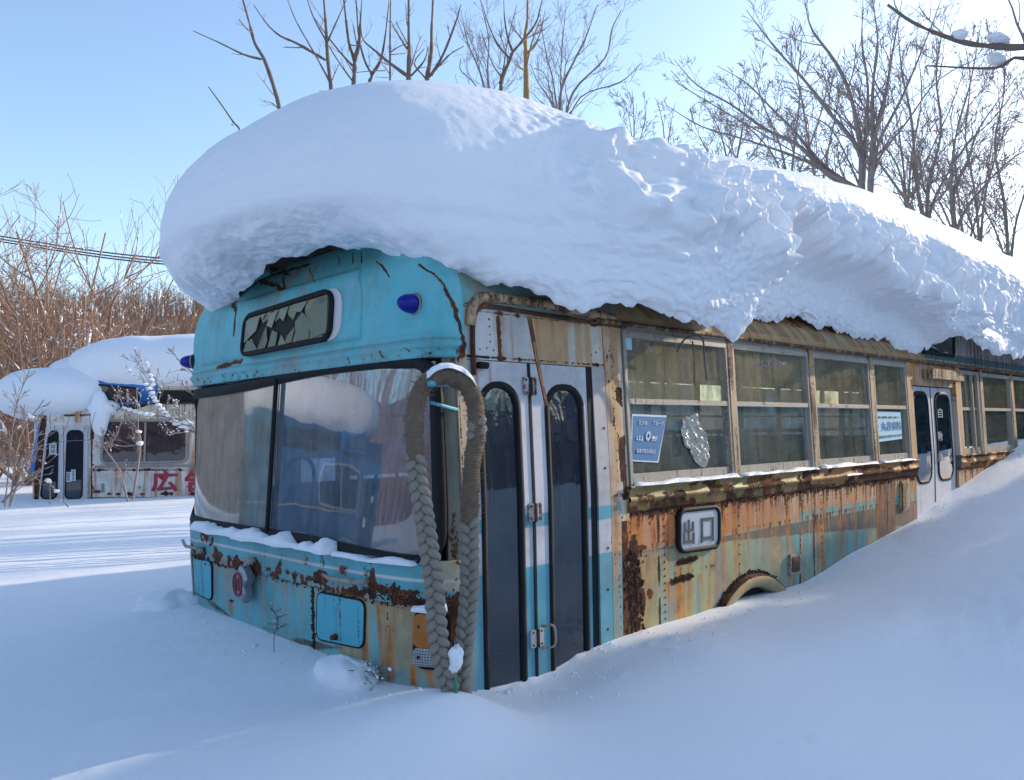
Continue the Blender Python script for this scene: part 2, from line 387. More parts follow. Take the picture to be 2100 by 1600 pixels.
def text_mesh(txt, bold=0.0):
    cu = bpy.data.curves.new('lettering', 'FONT'); cu.body = txt; cu.size = 1; cu.align_x = 'LEFT'; cu.offset = bold; cu.resolution_u = 3; cu.extrude = .02
    ob = bpy.data.objects.new('lettering', cu); sc.collection.objects.link(ob); bpy.context.view_layer.update()
    dg = bpy.context.evaluated_depsgraph_get(); me = bpy.data.meshes.new_from_object(ob.evaluated_get(dg)); bpy.data.objects.remove(ob)
    n = len(me.vertices); co = np.zeros(n*3); me.vertices.foreach_get('co', co); return me, co.reshape(-1, 3)
def text_on(name, txt, posfn, mat, parent, bold=0.0, flip=False):
    """posfn(u, v, h) -> xyz maps the text's own unit box onto its place"""
    me, co = text_mesh(txt, bold); lo = co.min(0); hi = co.max(0); s_ = np.maximum(hi-lo, 1e-6)
    u = (co[:, 0]-lo[0])/s_[0]; v = (co[:, 1]-lo[1])/s_[1]; h = (co[:, 2]-lo[2])/s_[2]
    if flip: u = 1-u
    P = posfn(u, v, h); me.vertices.foreach_set('co', np.ascontiguousarray(P, dtype=np.float32).ravel()); me.update()
    me.materials.clear(); return link(name, me, mat, parent)
def rough_snow(name, top, bottom, mat, parent=None, label=None, cat='snow', seed=1, group=None):
    """top and bottom are lists of points along a strip: a lumpy ridge of snow between them"""
    top = np.array(top, float); bottom = np.array(bottom, float); return None
# ------------------------------------------------------------------ ground
def contact_points():
    pts = []
    for px, py in ((395, 1233), (450, 1258), (520, 1285), (600, 1318), (680, 1347), (760, 1382), (850, 1405), (930, 1414)):
        a, b = iF(px, py); pts.append(Fr(a, b))
    for px, py in ((1000, 1417), (1070, 1407), (1130, 1384), (1200, 1340), (1250, 1314), (1350, 1282), (1420, 1264), (1490, 1240), (1560, 1222), (1610, 1206), (1650, 1193), (1720, 1152), (1800, 1110), (1880, 1063), (1930, 1028), (1990, 985), (2050, 943), (2100, 905)):
        a, b = iS(px, py); pts.append(S(a, b))
    return np.array([p for p in pts])
CT = contact_points(); print('contacts', np.round(CT, 2).tolist())
ctrl = [tuple(p) for p in CT]
ctrl += [(p[0], p[1]+.5, p[2]) for p in CT[8:]] + [(p[0]+.5, p[1], p[2]) for p in CT[:7]]
ctrl += [tuple(P3(*q)) for q in ((60, 1500, 3.2), (500, 1500, 3.0), (1050, 1560, 2.75), (1500, 1540, 2.7), (2040, 1540, 2.7), (1700, 1380, 3.55), (2040, 1250, 4.2), (1450, 1330, 3.8), (1250, 1400, 3.5),
         (60, 1330, 4.4), (300, 1200, 6.1), (60, 1180, 6.6), (250, 1140, 8.0), (60, 1090, 10.0), (200, 1062, 12.2), (1050, 1460, 3.25), (700, 1430, 3.5), (1980, 1080, 6.3), (1900, 1180, 5.0))]
ctrl += [tuple(P3(935, 1413, 3.13)), tuple(P3(900, 1409, 3.2)), tuple(P3(960, 1414, 3.1))]
ctrl += [(-1, -1, .0), (1, -2, .05), (4, -3, .3), (-4, 2, -.05), (-3, 8, -.1), (8, -3, .6), (12, -2, .7), (14, 1, .7), (16, 3, .6), (4, 9, -.05), (8, 9, .1), (14, 9, .2), (0, 14, -.15), (6, 16, -.1), (-8, -4, 0), (16, -8, .6)]
ctrl = np.array(ctrl)
def _k(r): return np.where(r > 0, r*r*np.log(np.maximum(r, 1e-9)), 0)
_n = len(ctrl); _R = np.hypot(ctrl[:, None, 0]-ctrl[None, :, 0], ctrl[:, None, 1]-ctrl[None, :, 1])
_K = _k(_R)+np.eye(_n)*.02; _Pm = np.c_[np.ones(_n), ctrl[:, :2]]
_W = np.linalg.solve(np.block([[_K, _Pm], [_Pm.T, np.zeros((3, 3))]]), np.r_[ctrl[:, 2], 0, 0, 0])
def ground_h(x, y, detail=True):
    x = np.asarray(x, float); y = np.asarray(y, float); sh = x.shape; xf = x.ravel(); yf = y.ravel(); out = np.zeros(len(xf))
    for i in range(0, len(xf), 20000):
        a = xf[i:i+20000]; b = yf[i:i+20000]; r = np.hypot(a[:, None]-ctrl[None, :, 0], b[:, None]-ctrl[None, :, 1])
        out[i:i+20000] = _k(r)@_W[:_n]+_W[_n]+_W[_n+1]*a+_W[_n+2]*b
    rad = np.hypot(xf-4, yf-4); far = sm(10, 18, rad)
    base = -.12+.5*sm(20, 90, rad)*fbm(xf*.03, yf*.03, 0, 3, 3)*2
    out = out*(1-far)+base*far
    out = out+.16*np.exp(-(((xf-5.2)/1.1)**2+((yf-.85)/.62)**2))+.05*np.exp(-(((xf-3.9)/.5)**2+((yf-1.7)/.35)**2))
    if detail: out = out+.020*(fbm(xf*1.1, yf*1.1, 0, 21, 4)-.5)*2+.010*(fbm(xf*3.4, yf*9, 0, 22, 4)-.5)*2*sm(.42, .6, fbm(xf*.7, yf*.7, 0, 23, 2))+.012*np.maximum(0, .22-cell(xf*4.5, yf*4.5, 0*xf, 77))*4*(fbm(xf*.9, yf*.9, 0, 24, 2) > .52)
    return out.reshape(sh)
th_in = np.radians(np.linspace(math.degrees(A)-36, math.degrees(A)+36, 640)); th_out = np.radians(np.linspace(math.degrees(A)+36.7, math.degrees(A)+360-36.7, 180))
TH = np.concatenate([th_in, th_out]); RD = np.concatenate([[.3, .8, 1.2], np.geomspace(1.6, 24, 330), np.geomspace(24.6, 900, 60)])
gr, gt = np.meshgrid(RD, TH, indexing='ij'); gx = gr*np.cos(gt); gy = gr*np.sin(gt)
gz = ground_h(gx, gy)
me = quads_mesh('snow_ground', np.stack([gx, gy, gz], -1).reshape(-1, 3), grid_quads(len(RD), len(TH), wrap=True)[:, ::-1])
ground = link('snow_ground', me, M_snow_ground, None, True); tag(ground, 'smooth drifted snow field rising against the buried bus', 'snow', kind='structure')
# ------------------------------------------------------------------ snow cap on the big bus
def snow_cap():
    Xn = X0-.44; Ln = 1.85; hs = HW+.19; n = 2.35; Xe = XEND+.2
    # perimeter: near side from the rear to the nose, round the nose, far side to the rear
    side = np.concatenate([np.linspace(Xe, 8.2, 260, endpoint=False), np.linspace(8.2, Xn+Ln, 560, endpoint=False)])
    t = np.linspace(0, math.pi, 520)
    n = np.where(t < math.pi/2, 3.1, 2.35); un = np.sign(np.cos(t))*np.abs(np.cos(t))**(2/n); xn = 1-np.abs(np.sin(t))**(2/n)
    fs = np.linspace(Xn+Ln, Xe, 60)[1:]
    cx = np.concatenate([side, np.full(len(t), Xn+Ln), fs]); ox = np.concatenate([side, Xn+Ln*xn, fs])
    ou = np.concatenate([np.ones(len(side)), un, -np.ones(len(fs))])
    nose = np.concatenate([np.zeros(len(side)), np.sin(t)**2, np.zeros(len(fs))])
    nv = 270; be = np.concatenate([np.radians(np.linspace(-78, 60, 225)), np.radians(np.linspace(61, 90, nv-225))])
    B, OX = np.meshgrid(be, ox, indexing='ij'); _, OU = np.meshgrid(be, ou, indexing='ij'); _, CX = np.meshgrid(be, cx, indexing='ij'); _, NO = np.meshgrid(be, nose, indexing='ij')
    m = 2.15; near = OU > 0
    # height of the widest line, thickness above and below
    top = 3.09+.20*sm(4.3, 7.5, OX)-.09*np.exp(-((OX-4.1)/.7)**2)
    zg = np.where(B > 0, 2.15+(top-2.15)*np.abs(np.sin(B)), 2.15-.4*np.abs(np.sin(B)))
    jag = .10*(fbm(OX*4, zg*5, 0, 3, 4)-.5)*2+.05*(fbm(OX*13, zg*13, 0, 4, 3)-.5)*2
    brk = 4.22+.55*np.clip(zg-1.75, 0, 1)/.85
    hump = 1-sm(brk-.03, brk+.05, OX+jag)
    zm = 2.12+.10*NO+.06*(1-hump)*near
    bot = 1.74+np.where(near, .28*sm(0, .85, NO), .235*sm(.1, .9, NO))+.12*(1-hump)*near+.06*(fbm(OX*3.1, OU*3, 0, 17, 4)-.5)*near-.07*near*sm(3.2, 4.1, OX)*hump-.10*near*np.exp(-((OX-7.6)/.45)**2)+.12*near*np.exp(-((OX-8.35)/.25)**2)
    mm = 2.15+1.15*near*sm(3.3, 5.2, OX)
    c = np.abs(np.cos(B))**(2/mm); s = np.abs(np.sin(B))**(2/mm)
    Z = np.where(B > 0, zm+(top-zm)*s, zm-(zm-bot)*np.minimum(1, np.abs(np.sin(B))**(2/2.15)*1.02))
    cl = np.abs(np.cos(B))**(2/2.15); R = np.where(B > 0, c, .80+.20*cl)
    kk = .10+.36*sm(0, .6, NO*near+(1-near)*np.maximum(NO, .3)); clu = np.abs(np.cos(B))**(2/4.6); R = np.where((B < 0), 1-kk+kk*clu, R)
    zlip = 2.44-.135*(OX-4.6)+.10*(fbm(OX*3, 0*OX, 0, 6, 3)-.5)*2
    rear = (1-hump)*near
    bulge = hs+near*(.19*hump*sm(2.4, 3.8, OX)*np.exp(-((Z-2.15)/.60)**2))-rear*.19*sm(zlip+.02, zlip-.10, Z)+rear*.06*np.exp(-((Z-zlip-.08)/.12)**2)
    X = CX+(OX-CX)*R; Y = YC-OU*bulge*R
    P = np.stack([X, Y, Z], -1)
    dirv = np.stack([(OX-CX)/Ln*np.cos(B), -OU*np.cos(B), np.sin(B)], -1); dirv /= np.maximum(np.linalg.norm(dirv, axis=-1, keepdims=True), 1e-6)
    x, y, z = X, Y, Z
    lumpband = near*sm(2.5, 3.7, X+.8*(fbm(x*1.5, y*1.5, z*1.5, 29, 2)-.5))*sm(2.78, 2.50, Z+.12*(fbm(x*2.5, y*2, z*0, 28, 2)-.5))*sm(1.95, 2.25, Z+.25*(fbm(x*2, y*2, z*2, 27, 2)-.5))*np.where(rear > .5, sm(zlip-.10, zlip+.02, Z), 1)
    w1 = fbm(x*6, y*6, z*6, 35, 3); w2 = fbm(x*6, y*6, z*6, 36, 3)
    dome = lambda d_, r_: np.maximum(0, 1-(d_/r_)**2)
    k1 = dome(cell(x*4.4+w1, y*4.4, z*5.6+w2, 31), .72)*.14*sm(.42, .60, fbm(x*2.1, y*2.1, z*3.4, 32, 3))
    k2 = dome(cell(x*9+w1*1.5, y*9, z*11+w2*1.5, 41), .70)*.095*sm(.38, .56, fbm(x*3.3, y*3.3, z*4, 37, 3))
    k3 = dome(cell(x*20+w1*2, y*20, z*23+w2*2, 51), .68)*.038+dome(cell(x*42+w1*2, y*42, z*46, 61), .7)*.012
    def blur(q, m_):
        for _i in range(m_):
            q = (q+np.roll(q, 1, 0)+np.roll(q, -1, 0)+np.roll(q, 1, 1)+np.roll(q, -1, 1))/5
        return q
    k1 = blur(k1, 12); k2 = blur(k2, 3); k3 = blur(k3, 1)
    lump = k1+k2+k3
    d = lumpband*lump*1.15+near*sm(2.3, 3.2, X)*k3*.35*sm(2.95, 2.7, Z)
    d = d+.055*(fbm(x*1.3, y*1.3, z*2.0, 51, 3)-.5)
    ragged = np.exp(-((Z-bot)/.10)**2)
    d = d+ragged*.07*(fbm(x*10, y*10, z*10, 61, 4)-.5)+.010*(fbm(x*22, y*22, z*22, 71, 3)-.5)*np.clip(2.9-Z, 0, 1)
    strata = .006*np.sin(Z*46+2.5*fbm(x*1.2, y*1.2, 0, 8, 2)*3)*np.exp(-((Z-2.12)/.16)**2)+.012*(fbm(x*.8, y*.8, z*24, 81, 2)-.5)*np.clip(2.6-Z, 0, 1)
    d = d+strata+(.016*(fbm(x*4, y*4, z*2.5, 95, 3)-.5)+.008*(fbm(x*12, y*12, z*8, 96, 3)-.5))*sm(2.9, 2.5, Z)
    dl = np.where((B > -.6)[..., None], np.array([.0, 0, -.12])[None, None]*(lumpband*lump)[..., None], 0); P = P+dirv*d[..., None]+dl
    # ragged lower edge
    lo = np.clip(-np.sin(B), 0, 1)**3
    P[..., 2] += lo*.10*(fbm(OX*6, YC+OU*5, 0, 91, 4)-.5)*1.4
    me = quads_mesh('roof_snow', P.reshape(-1, 3), grid_quads(P.shape[0], P.shape[1]))
    o = link('roof_snow', me, M_snow_cap, None, True)
    tag(o, 'enormous overhanging cap of snow on the roof of the turquoise bus', 'snow')
    return P
CAP = snow_cap()
# ------------------------------------------------------------------ the big bus
bus = empty('bus', (X0+4, YC, 0), 'derelict turquoise and cream rusted bus half buried in snow, nearest and largest of the buses', 'bus')
Xmid0 = XP(1878, 900); Xmid1 = XP(1962, 900)
WE = [(XP(1288, 940), XP(1502, 940)), (XP(1511, 940), XP(1667, 940)), (XP(1676, 940), XP(1791, 930)), (XP(1799, 930), XP(1866, 925))]
X_J = XP(1252, 1000)                                 # rear edge of the door jamb
X_BELT0 = XP(1270, 1000)
print('windows', WE, 'jamb', X_J, 'mid', Xmid0, Xmid1)
SPX = lambda px, py: iS(px, py)
ZB = .68                                             # under the belt moulding
def drips(a, b, z0, dens, ln, seed, fa=28):
    """rust runs hanging from height z0"""
    c = fbm(a*fa, b*.8+seed, 0, seed, 3); L = ln*(.3+1.6*vnoise(a*fa*.6, 0*a, 0, seed+3))
    return sm(1-dens, 1-dens+.12, c)*np.exp(-np.clip(z0-b, 0, 9)/L)*(b < z0+.004)
def blob(a, b, ca, cb, ra, rb, seed=0, k=.5):
    w = k*(fbm(a*22, b*22, 0, seed, 4)-.5)*2
    return sm(1.25, .75, np.hypot((a-ca)/ra, (b-cb)/rb)+w)
def line(v, c, w): return np.exp(-((v-c)/w)**2)
SEAMS = [XP(1275, 1100), XP(1351, 1100), XP(1516, 1090), XP(1640, 1080), XP(1669, 1080)]
ARC = (XP(1540, 1240), None)
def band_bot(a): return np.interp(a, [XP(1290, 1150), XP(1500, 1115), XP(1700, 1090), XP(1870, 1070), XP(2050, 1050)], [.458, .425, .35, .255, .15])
def paint_side(a, b):
    n1 = fbm(a*3, b*3, 0, 101, 4); ns = fbm(a*34, b*2.2, 0, 102, 4); ns2 = fbm(a*12, b*1.1, 0, 103, 3)
    up = np.array([.56, .42, .26])[None]*(.75+.4*n1[:, None])
    greeny = np.array([.33, .38, .19])[None]; teal = np.array([.08, .34, .34])[None]
    far = sm(SEAMS[2]-.3, SEAMS[4], a)[:, None]
    low = greeny*(1-far)+teal*far; tn = sm(.45, .62, fbm(a*9, b*1.3, 0, 104, 3))[:, None]
    low = low*(1-tn)+(teal*(1-far)+greeny*far)*tn
    orange = np.array([.50, .155, .040])[None]
    w = (sm(.22, .42, ns2)*(1-.62*far[:, 0]))[:, None]
    up = up*(1-w)+orange*w*(.75+.6*ns[:, None])
    col = np.where((b > .468)[:, None], up, low)
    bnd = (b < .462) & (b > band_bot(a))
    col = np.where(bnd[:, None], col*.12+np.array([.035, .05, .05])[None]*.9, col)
    tealtop = (a > SEAMS[3]) & (b > .468) & (b < .53)
    col = np.where(tealtop[:, None], teal*1.05, col)
    col = np.where(((a < SEAMS[0]) & (b > .468))[:, None], np.array(CREAM)*.9, col)
    bl = (sm(.58, .70, fbm(a*10, b*1.4, 0, 105, 3))*sm(.4, .25, b)*(a > SEAMS[1])*(a < SEAMS[1]+.75))[:, None]*.8
    col = col*(1-bl)+np.array([.16, .40, .50])[None]*bl
    rust = np.zeros_like(a)
    for s in SEAMS[:2]+SEAMS[3:]: rust = np.maximum(rust, .62*line(a, s, .017)*(.6+.8*vnoise(b*9, a*3, 0, 7)))
    rust = np.maximum(rust, .30*line(a, SEAMS[2], .010))
    rust = np.maximum(rust, .55*line(b, ZB, .05)*(.5+n1))
    # heavily eaten corner column
    c0 = SEAMS[0]
    rust = np.maximum(rust, .70*blob(a, b, c0+.10, .30, .055, .26, 11)); rust = np.maximum(rust, .60*blob(a, b, c0+.02, .22, .05, .5, 12))
    rust = np.maximum(rust, .6*blob(a, b, c0+.15, .475, .075, .02, 13)); rust = np.maximum(rust, .65*blob(a, b, c0+.16, .20, .04, .07, 14)); rust = np.maximum(rust, .6*blob(a, b, c0+.24, .22, .03, .04, 15))
    rust = np.maximum(rust, .4*line(a, c0+.10, .10)*sm(.5, .62, n1))
    for (px, py, w_, h_) in ((1408, 1150, .10, .014), (1402, 1186, .11, .018), (1380, 1195, .03, .022), (1418, 1148, .07, .012)):
        q = iS(px, py); rust = np.maximum(rust, .66*blob(a, b, q[0], q[1], w_, h_, int(px)))
    q = iS(1408, 1168); rust = np.maximum(rust, .36*blob(a, b, q[0], q[1], .14, .06, 19))
    # dark patch towards the rear
    q0 = XP(1797, 1030); q1 = XP(1836, 1030)
    dk = sm(q0-.02, q0+.02, a)*sm(q1+.02, q1-.02, a)*sm(.18, .24, b)
    col = col*(1-dk[:, None])+np.array([.045, .035, .03])*dk[:, None]
    rust = np.maximum(rust, .32*dk)
    rust = rust+.25*(sm(.60, .78, ns))
    rust = np.maximum(rust, .56*drips(a, b, ZB-.01, .60, .26, 204, 75)); rust = np.maximum(rust, .52*drips(a, b, .50, .56, .16, 205, 60)*(b < .5)); rust = np.maximum(rust, .48*drips(a, b, .30, .55, .14, 206, 50)*(a < SEAMS[1]+.6))
    stain = drips(a, b, ZB, .54, .35, 201)+.8*line(a, SEAMS[0]+.10, .16)*n1*1.3+drips(a, b, .60, .42, .25, 202, 40)*.8+.7*drips(a, b, iS(1402, 1186)[1], .6, .3, 203)*(np.abs(a-iS(1402, 1186)[0]) < .2)
    stain = stain*(1-.0*far[:, 0])+.42*sm(.45, .7, ns2)+.25*n1
    rust = rust+.16*sm(.45, .7, fbm(a*50, b*4, 0, 107, 3))*sm(.40, .62, fbm(a*2.2, b*2.2, 0, 108, 3)); stain = np.clip(stain, 0, 1)
    # rivets
    for s, st in ((SEAMS[0], .045), (SEAMS[1]+.05, .04), (SEAMS[2], .06), (SEAMS[4]+.12, .05), (SEAMS[0]+.075, .05)):
        bb = (b/st) % 1-.5; rust = np.maximum(rust, .8*np.exp(-(((a-s)/.006)**2+(bb*st/.007)**2)))
    return col, rust, stain
q = iS(1540, 1178); ARC_X = q[0]; ARC_R = .56; ARC_Z = q[1]-ARC_R-.03
def arc_mask(a, b): return np.hypot(a-ARC_X, b-ARC_Z) > ARC_R+.012
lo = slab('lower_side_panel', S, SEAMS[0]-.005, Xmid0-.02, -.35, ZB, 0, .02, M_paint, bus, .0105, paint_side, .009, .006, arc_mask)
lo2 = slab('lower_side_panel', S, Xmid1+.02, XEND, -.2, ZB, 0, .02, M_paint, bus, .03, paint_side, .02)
# rivet heads standing proud
rv = MB()
for s, st in ((SEAMS[0], .045), (SEAMS[1]+.05, .04), (SEAMS[2], .06), (SEAMS[4]+.12, .05), (SEAMS[0]+.075, .05)):
    for k in range(int((ZB)/st)):
        b_ = st*(k+.5)
        if b_ > 0: rv.ball(S(s, b_, .001), (.006, .003, .006), 6, 4)
rv.build('rivets', M_rustbar, bus)
# wheel arch: flange, lip and a block coloured near-black for the recess shade
def arch_pts(r, n=40): 
    t = np.linspace(0, math.pi, n); return ARC_X+r*np.cos(t), ARC_Z+r*np.sin(t)
V = []; F = []; n = 40
for r, off in ((ARC_R+.035, .0), (ARC_R+.030, .035), (ARC_R+.012, .046), (ARC_R-.02, .044), (ARC_R-.045, .034), (ARC_R-.055, .012), (ARC_R-.055, -.25)):
    a, b = arch_pts(r, n); V += list(S(a, b, off))
for k in range(6): F += [(k*n+i, k*n+i+1, (k+1)*n+i+1, (k+1)*n+i) for i in range(n-1)]
arch = mk('wheel_arch', V, F, M_paint, bus, True)
def paint_arch(me, k=1.):
    n_ = len(me.vertices); co = np.zeros(n_*3); me.vertices.foreach_get('co', co); co = co.reshape(-1, 3)
    r = np.hypot(co[:, 0]-ARC_X, co[:, 2]-ARC_Z); nn = fbm(co[:, 0]*8, co[:, 2]*8, 0, 5, 3)
    set_paint(me, np.array([.30, .33, .20])*(.7+.5*nn[:, None]), .75*(r > ARC_R+.02)+.2*nn, .5*nn+.3*(r > ARC_R-.02))
paint_arch(arch.data)
mbx = MB(); mbx.box((ARC_X, D+.35, ARC_Z+.2), (.6, .32, .45)); mbx.V = [(v[0], v[1]+.02, v[2]) for v in mbx.V]
mbx.build('wheel_well', M_dark, bus)
q = MB(); t_ = np.linspace(0, 2*math.pi, 49)
# rear tyre hidden low in the well
q.tube([(ARC_X, D+.10, ARC_Z-.05), (ARC_X, D+.30, ARC_Z-.05)], [.44, .44], 32).build('wheel', M_rubber, bus, True)
# flaking crust of rust around the arch and on the corner column
fl = MB(); rs = np.random.default_rng(5)
for i in range(420):
    t = rs.uniform(.25, 2.9); r = ARC_R+.036+abs(rs.normal(0, .009)); a_ = ARC_X+r*math.cos(t); b_ = ARC_Z+r*math.sin(t)
    fl.ball(S(a_, b_, .002), rs.uniform(.003, .008, 3), 5, 4, i, .9)
for i in range(170):
    a_ = SEAMS[0]+.10+rs.normal(0, .035); b_ = rs.uniform(.02, .47); fl.ball(S(a_, b_, .0), (rs.uniform(.004, .013), .006, rs.uniform(.005, .02)), 5, 4, i, .9)
for (px, py, w_) in ((1408, 1150, .10), (1402, 1186, .10)):
    q_ = iS(px, py)
    for i in range(120): fl.ball(S(q_[0]+rs.uniform(-w_, w_), q_[1]+rs.normal(0, .008)+.0*i, .0), (rs.uniform(.004, .012), .007, rs.uniform(.004, .01)), 5, 4, i, .9)
for i in range(260):
    a_ = rs.uniform(SEAMS[0], Xmid0); b_ = ZB-.012+rs.normal(0, .010); fl.ball(S(a_, b_, .002), (rs.uniform(.004, .014), .005, rs.uniform(.003, .009)), 5, 4, i, .9)
fl.build('rust_crust', mat_plain('flaking_rust', (.050, .020, .011), .95, .6, 0, 60, .8), bus)
# corner pier between door and windows, header over the door, body behind
def paint_pier(a, b):
    n1 = fbm(a*5, b*4, 0, 301, 4); ns = fbm(a*30, b*1.6, 0, 302, 4)
    col = np.array([.56, .33, .14])[None]*(.7+.5*n1[:, None]); w = sm(.5, .7, ns)[:, None]; col = col*(1-w)+np.array([.62, .56, .46])*w
    cl = (a < X_BELT0-.02) & (b < 1.40); col = np.where(cl[:, None], np.array([.58, .52, .40])*(.85+.25*n1[:, None]), col)
    tz = ((b > .667) & (b < .732)) | (b < .487)
    col = np.where((tz & (a < SEAMS[0]-.004))[:, None], np.array([.13, .38, .40])[None], col)
    low = ((b < .667) & (b > .487) & (a < SEAMS[0])); col = np.where(low[:, None], np.array(CREAM), col)
    rust = .52*line(a, X_BELT0+.035, .03)*sm(.5, .62, fbm(a*14, b*6, 0, 303, 3))*2*(b < 1.35)*(b > .75)+.45*sm(.6, .75, fbm(a*25, b*12, 0, 304, 4))
    rust = np.maximum(rust, .7*line(b, 1.385, .006)*(a > X_J)); rust = np.maximum(rust, .5*line(b, Z_SILL-.03, .02)*(a > X_J+.02))
    stain = drips(a, b, 1.68, .48, .3, 305)+.35*n1+.5*line(a, X_J+.03, .03)
    for s, st in ((X_J+.03, .05), (X_J+.075, .045), (X_BELT0-.012, .055)):
        bb = (b/st) % 1-.5; rust = np.maximum(rust, .85*np.exp(-(((a-s)/.006)**2+(bb*st/.007)**2)))
    return col, rust, np.clip(stain, 0, 1)
slab('door_pillar', S, X_J, WE[0][0]-.012, .64, 1.685, .004, .05, M_paint, bus, .009, paint_pier)
slab('door_pillar', S, X_J, SEAMS[0]-.006, -.3, .639, .004, .05, M_paint, bus, .009, paint_pier)
Xd0 = XP(968, 1000); Xheadtop = 1.70; zh = iS(1100, 745)[1]
def paint_head(a, b):
    n1 = fbm(a*5, b*4, 0, 311, 4); ns = fbm(a*26, b*1.3, 0, 312, 4); k = sm(XP(1085, 700)-.02, XP(1100, 700), a)[:, None]
    col = np.array([.60, .58, .56])*(1-k)+np.array([.58, .35, .16])*k; col = col*(.8+.35*n1[:, None])
    w = sm(.5, .66, ns)[:, None]*k; col = col*(1-w)+np.array([.62, .58, .50])*w
    rust = .62*line(a, XP(1022, 690), .012)*(b < 1.66)+.55*line(b, 1.672, .008)+.6*line(b, zh+.012, .008)*(.6+n1)+.35*sm(.62, .8, ns)
    stain = .8*line(a, XP(1030, 690), .02)+.5*line(a, XP(1050, 690), .008)+.75*drips(a, b, 1.67, .42, .2, 313)*(.5+.5*k[:, 0])+.5*line(a, Xd0+.015, .02)
    for ca, cb in [(XP(1003, 660), 1.64-.035*j) for j in range(4)]+[(XP(970+j*14, 715), zh+.055-.01*(j % 2)) for j in range(4)]+[(XP(1212+j*9, 715), zh+.06+.02*(j % 3)) for j in range(4)]:
        rust = np.maximum(rust, .9*np.exp(-(((a-ca)/.007)**2+((b-cb)/.007)**2)))
    return col, rust, np.clip(stain, 0, 1)
slab('door_header', S, Xd0-.02, X_J-.0005, zh, 1.685, .0, .06, M_paint, bus, .008, paint_head)
slab('door_header', S, X_J, X_J+.02, zh, 1.685, -.0, .02, M_paint, bus, .01, paint_pier)
# raised lip over the header
lp = []
for px, py in ((968, 770), (966, 700), (968, 655), (980, 632), (1010, 630), (1100, 645), (1200, 660), (1278, 671)): a_, b_ = iS(px, py); lp.append(S(a_, b_, .012))
lip = MB().tube(spline(lp, 6), .011, 8).build('door_hood_lip', M_rustbar, bus, True)
M_cream = mat_rusty('stained_cream', (.50, .38, .24), .60, (.36, .22, .10))
g = []
for px, py in ((962, 668), (966, 630), (985, 612), (1020, 612), (1100, 622), (1180, 638), (1260, 655)): a_, b_ = iS(px, py); g.append(S(a_, b_, .008))
MB().tube(spline(g, 6), .026, 8).build('rain_gutter', M_cream, bus, True)
# cant rail: curved roof edge behind the gutter
def paint_cant(a, b):
    n1 = fbm(a*4, b*14, 0, 321, 4); ns = fbm(a*45+b*60, b*5, 0, 322, 4); ns2 = fbm(a*20+b*22, b*4, 0, 323, 4)
    col = np.array([.34, .27, .13])[None]*(.5+.9*ns[:, None]); w = sm(.42, .6, ns2)[:, None]; col = col*(1-w)+np.array([.14, .12, .06])*w
    t = ((a < 3.45))[:, None]; tq = sm(.45, .6, fbm(a*8, b*6, 0, 324, 3))[:, None]
    col = np.where(t, (np.array([.10, .36, .36])*(1-tq*.6)+np.array([.16, .17, .07])*tq*.6), col)
    col = np.where((b < 1.752)[:, None] & (a > 3.3)[:, None], np.array([.46, .33, .16])*(.6+.6*n1[:, None]), col)
    moss = sm(.52, .66, fbm(a*5, b*10, 0, 325, 4))[:, None]*(b < 1.80)[:, None]*.8*(a > 3.5)[:, None]*(a < 4.9)[:, None]
    col = col*(1-moss)+np.array([.16, .17, .04])*moss
    rust = .45*(b > 1.83)*(a > 4.4)*sm(.4, .6, n1)+.5*line(b, 1.70, .010)*sm(.4, .6, n1)+.30*sm(.58, .72, ns)
    for s in (3.4, 4.9, 6.0, 7.2): rust = np.maximum(rust, .5*line(a+(b-1.7)*.2, s, .008))
    stain = .35*n1+.5*sm(.5, .65, ns2)*(b < 1.8)+.55*(b > 1.82)*(a > 4.2)
    return col, rust, np.clip(stain, 0, 1)
XQ0 = XP(1872, 700); XQ1 = XP(1950, 700)
slab('cant_rail', S, XS-.0, XQ0+.06, 1.687, 2.09, .006, .02, M_paint, bus, .012, paint_cant, .011, smooth=True)
slab('cant_rail', S, XQ1-.05, XEND, 1.687, 2.09, .006, .02, M_paint, bus, .03, paint_cant, .02)
slab('cant_rail', S, XQ0+.061, XQ1-.051, 1.687, 1.715, .006, .02, M_paint, bus, .03, paint_cant, .02)
gq = [S(x, 1.692, .026) for x in np.linspace(XS+.9, XEND, 60)]
MB().tube(gq, .013, 8).build('rain_gutter', mat_rusty('gutter_steel', (.36, .27, .12), .75, (.2, .12, .05)), bus, True)
# roof
rt = []; a = np.linspace(XS, XEND, 30); th = np.linspace(.5, math.pi-.02, 40)
pz = 1.69+.43*np.sin(th)**.8*.98; py_ = YC-(HW-.05)*np.sign(np.cos(th))*np.abs(np.cos(th))**.85
AA, TT = np.meshgrid(a, np.arange(40)); me = quads_mesh('roof', np.stack([AA, py_[TT], pz[TT]-.012], -1).reshape(-1, 3), grid_quads(40, 30))
link('roof', me, mat_rusty('roof_paint', (.35, .33, .28), .5), bus, True)
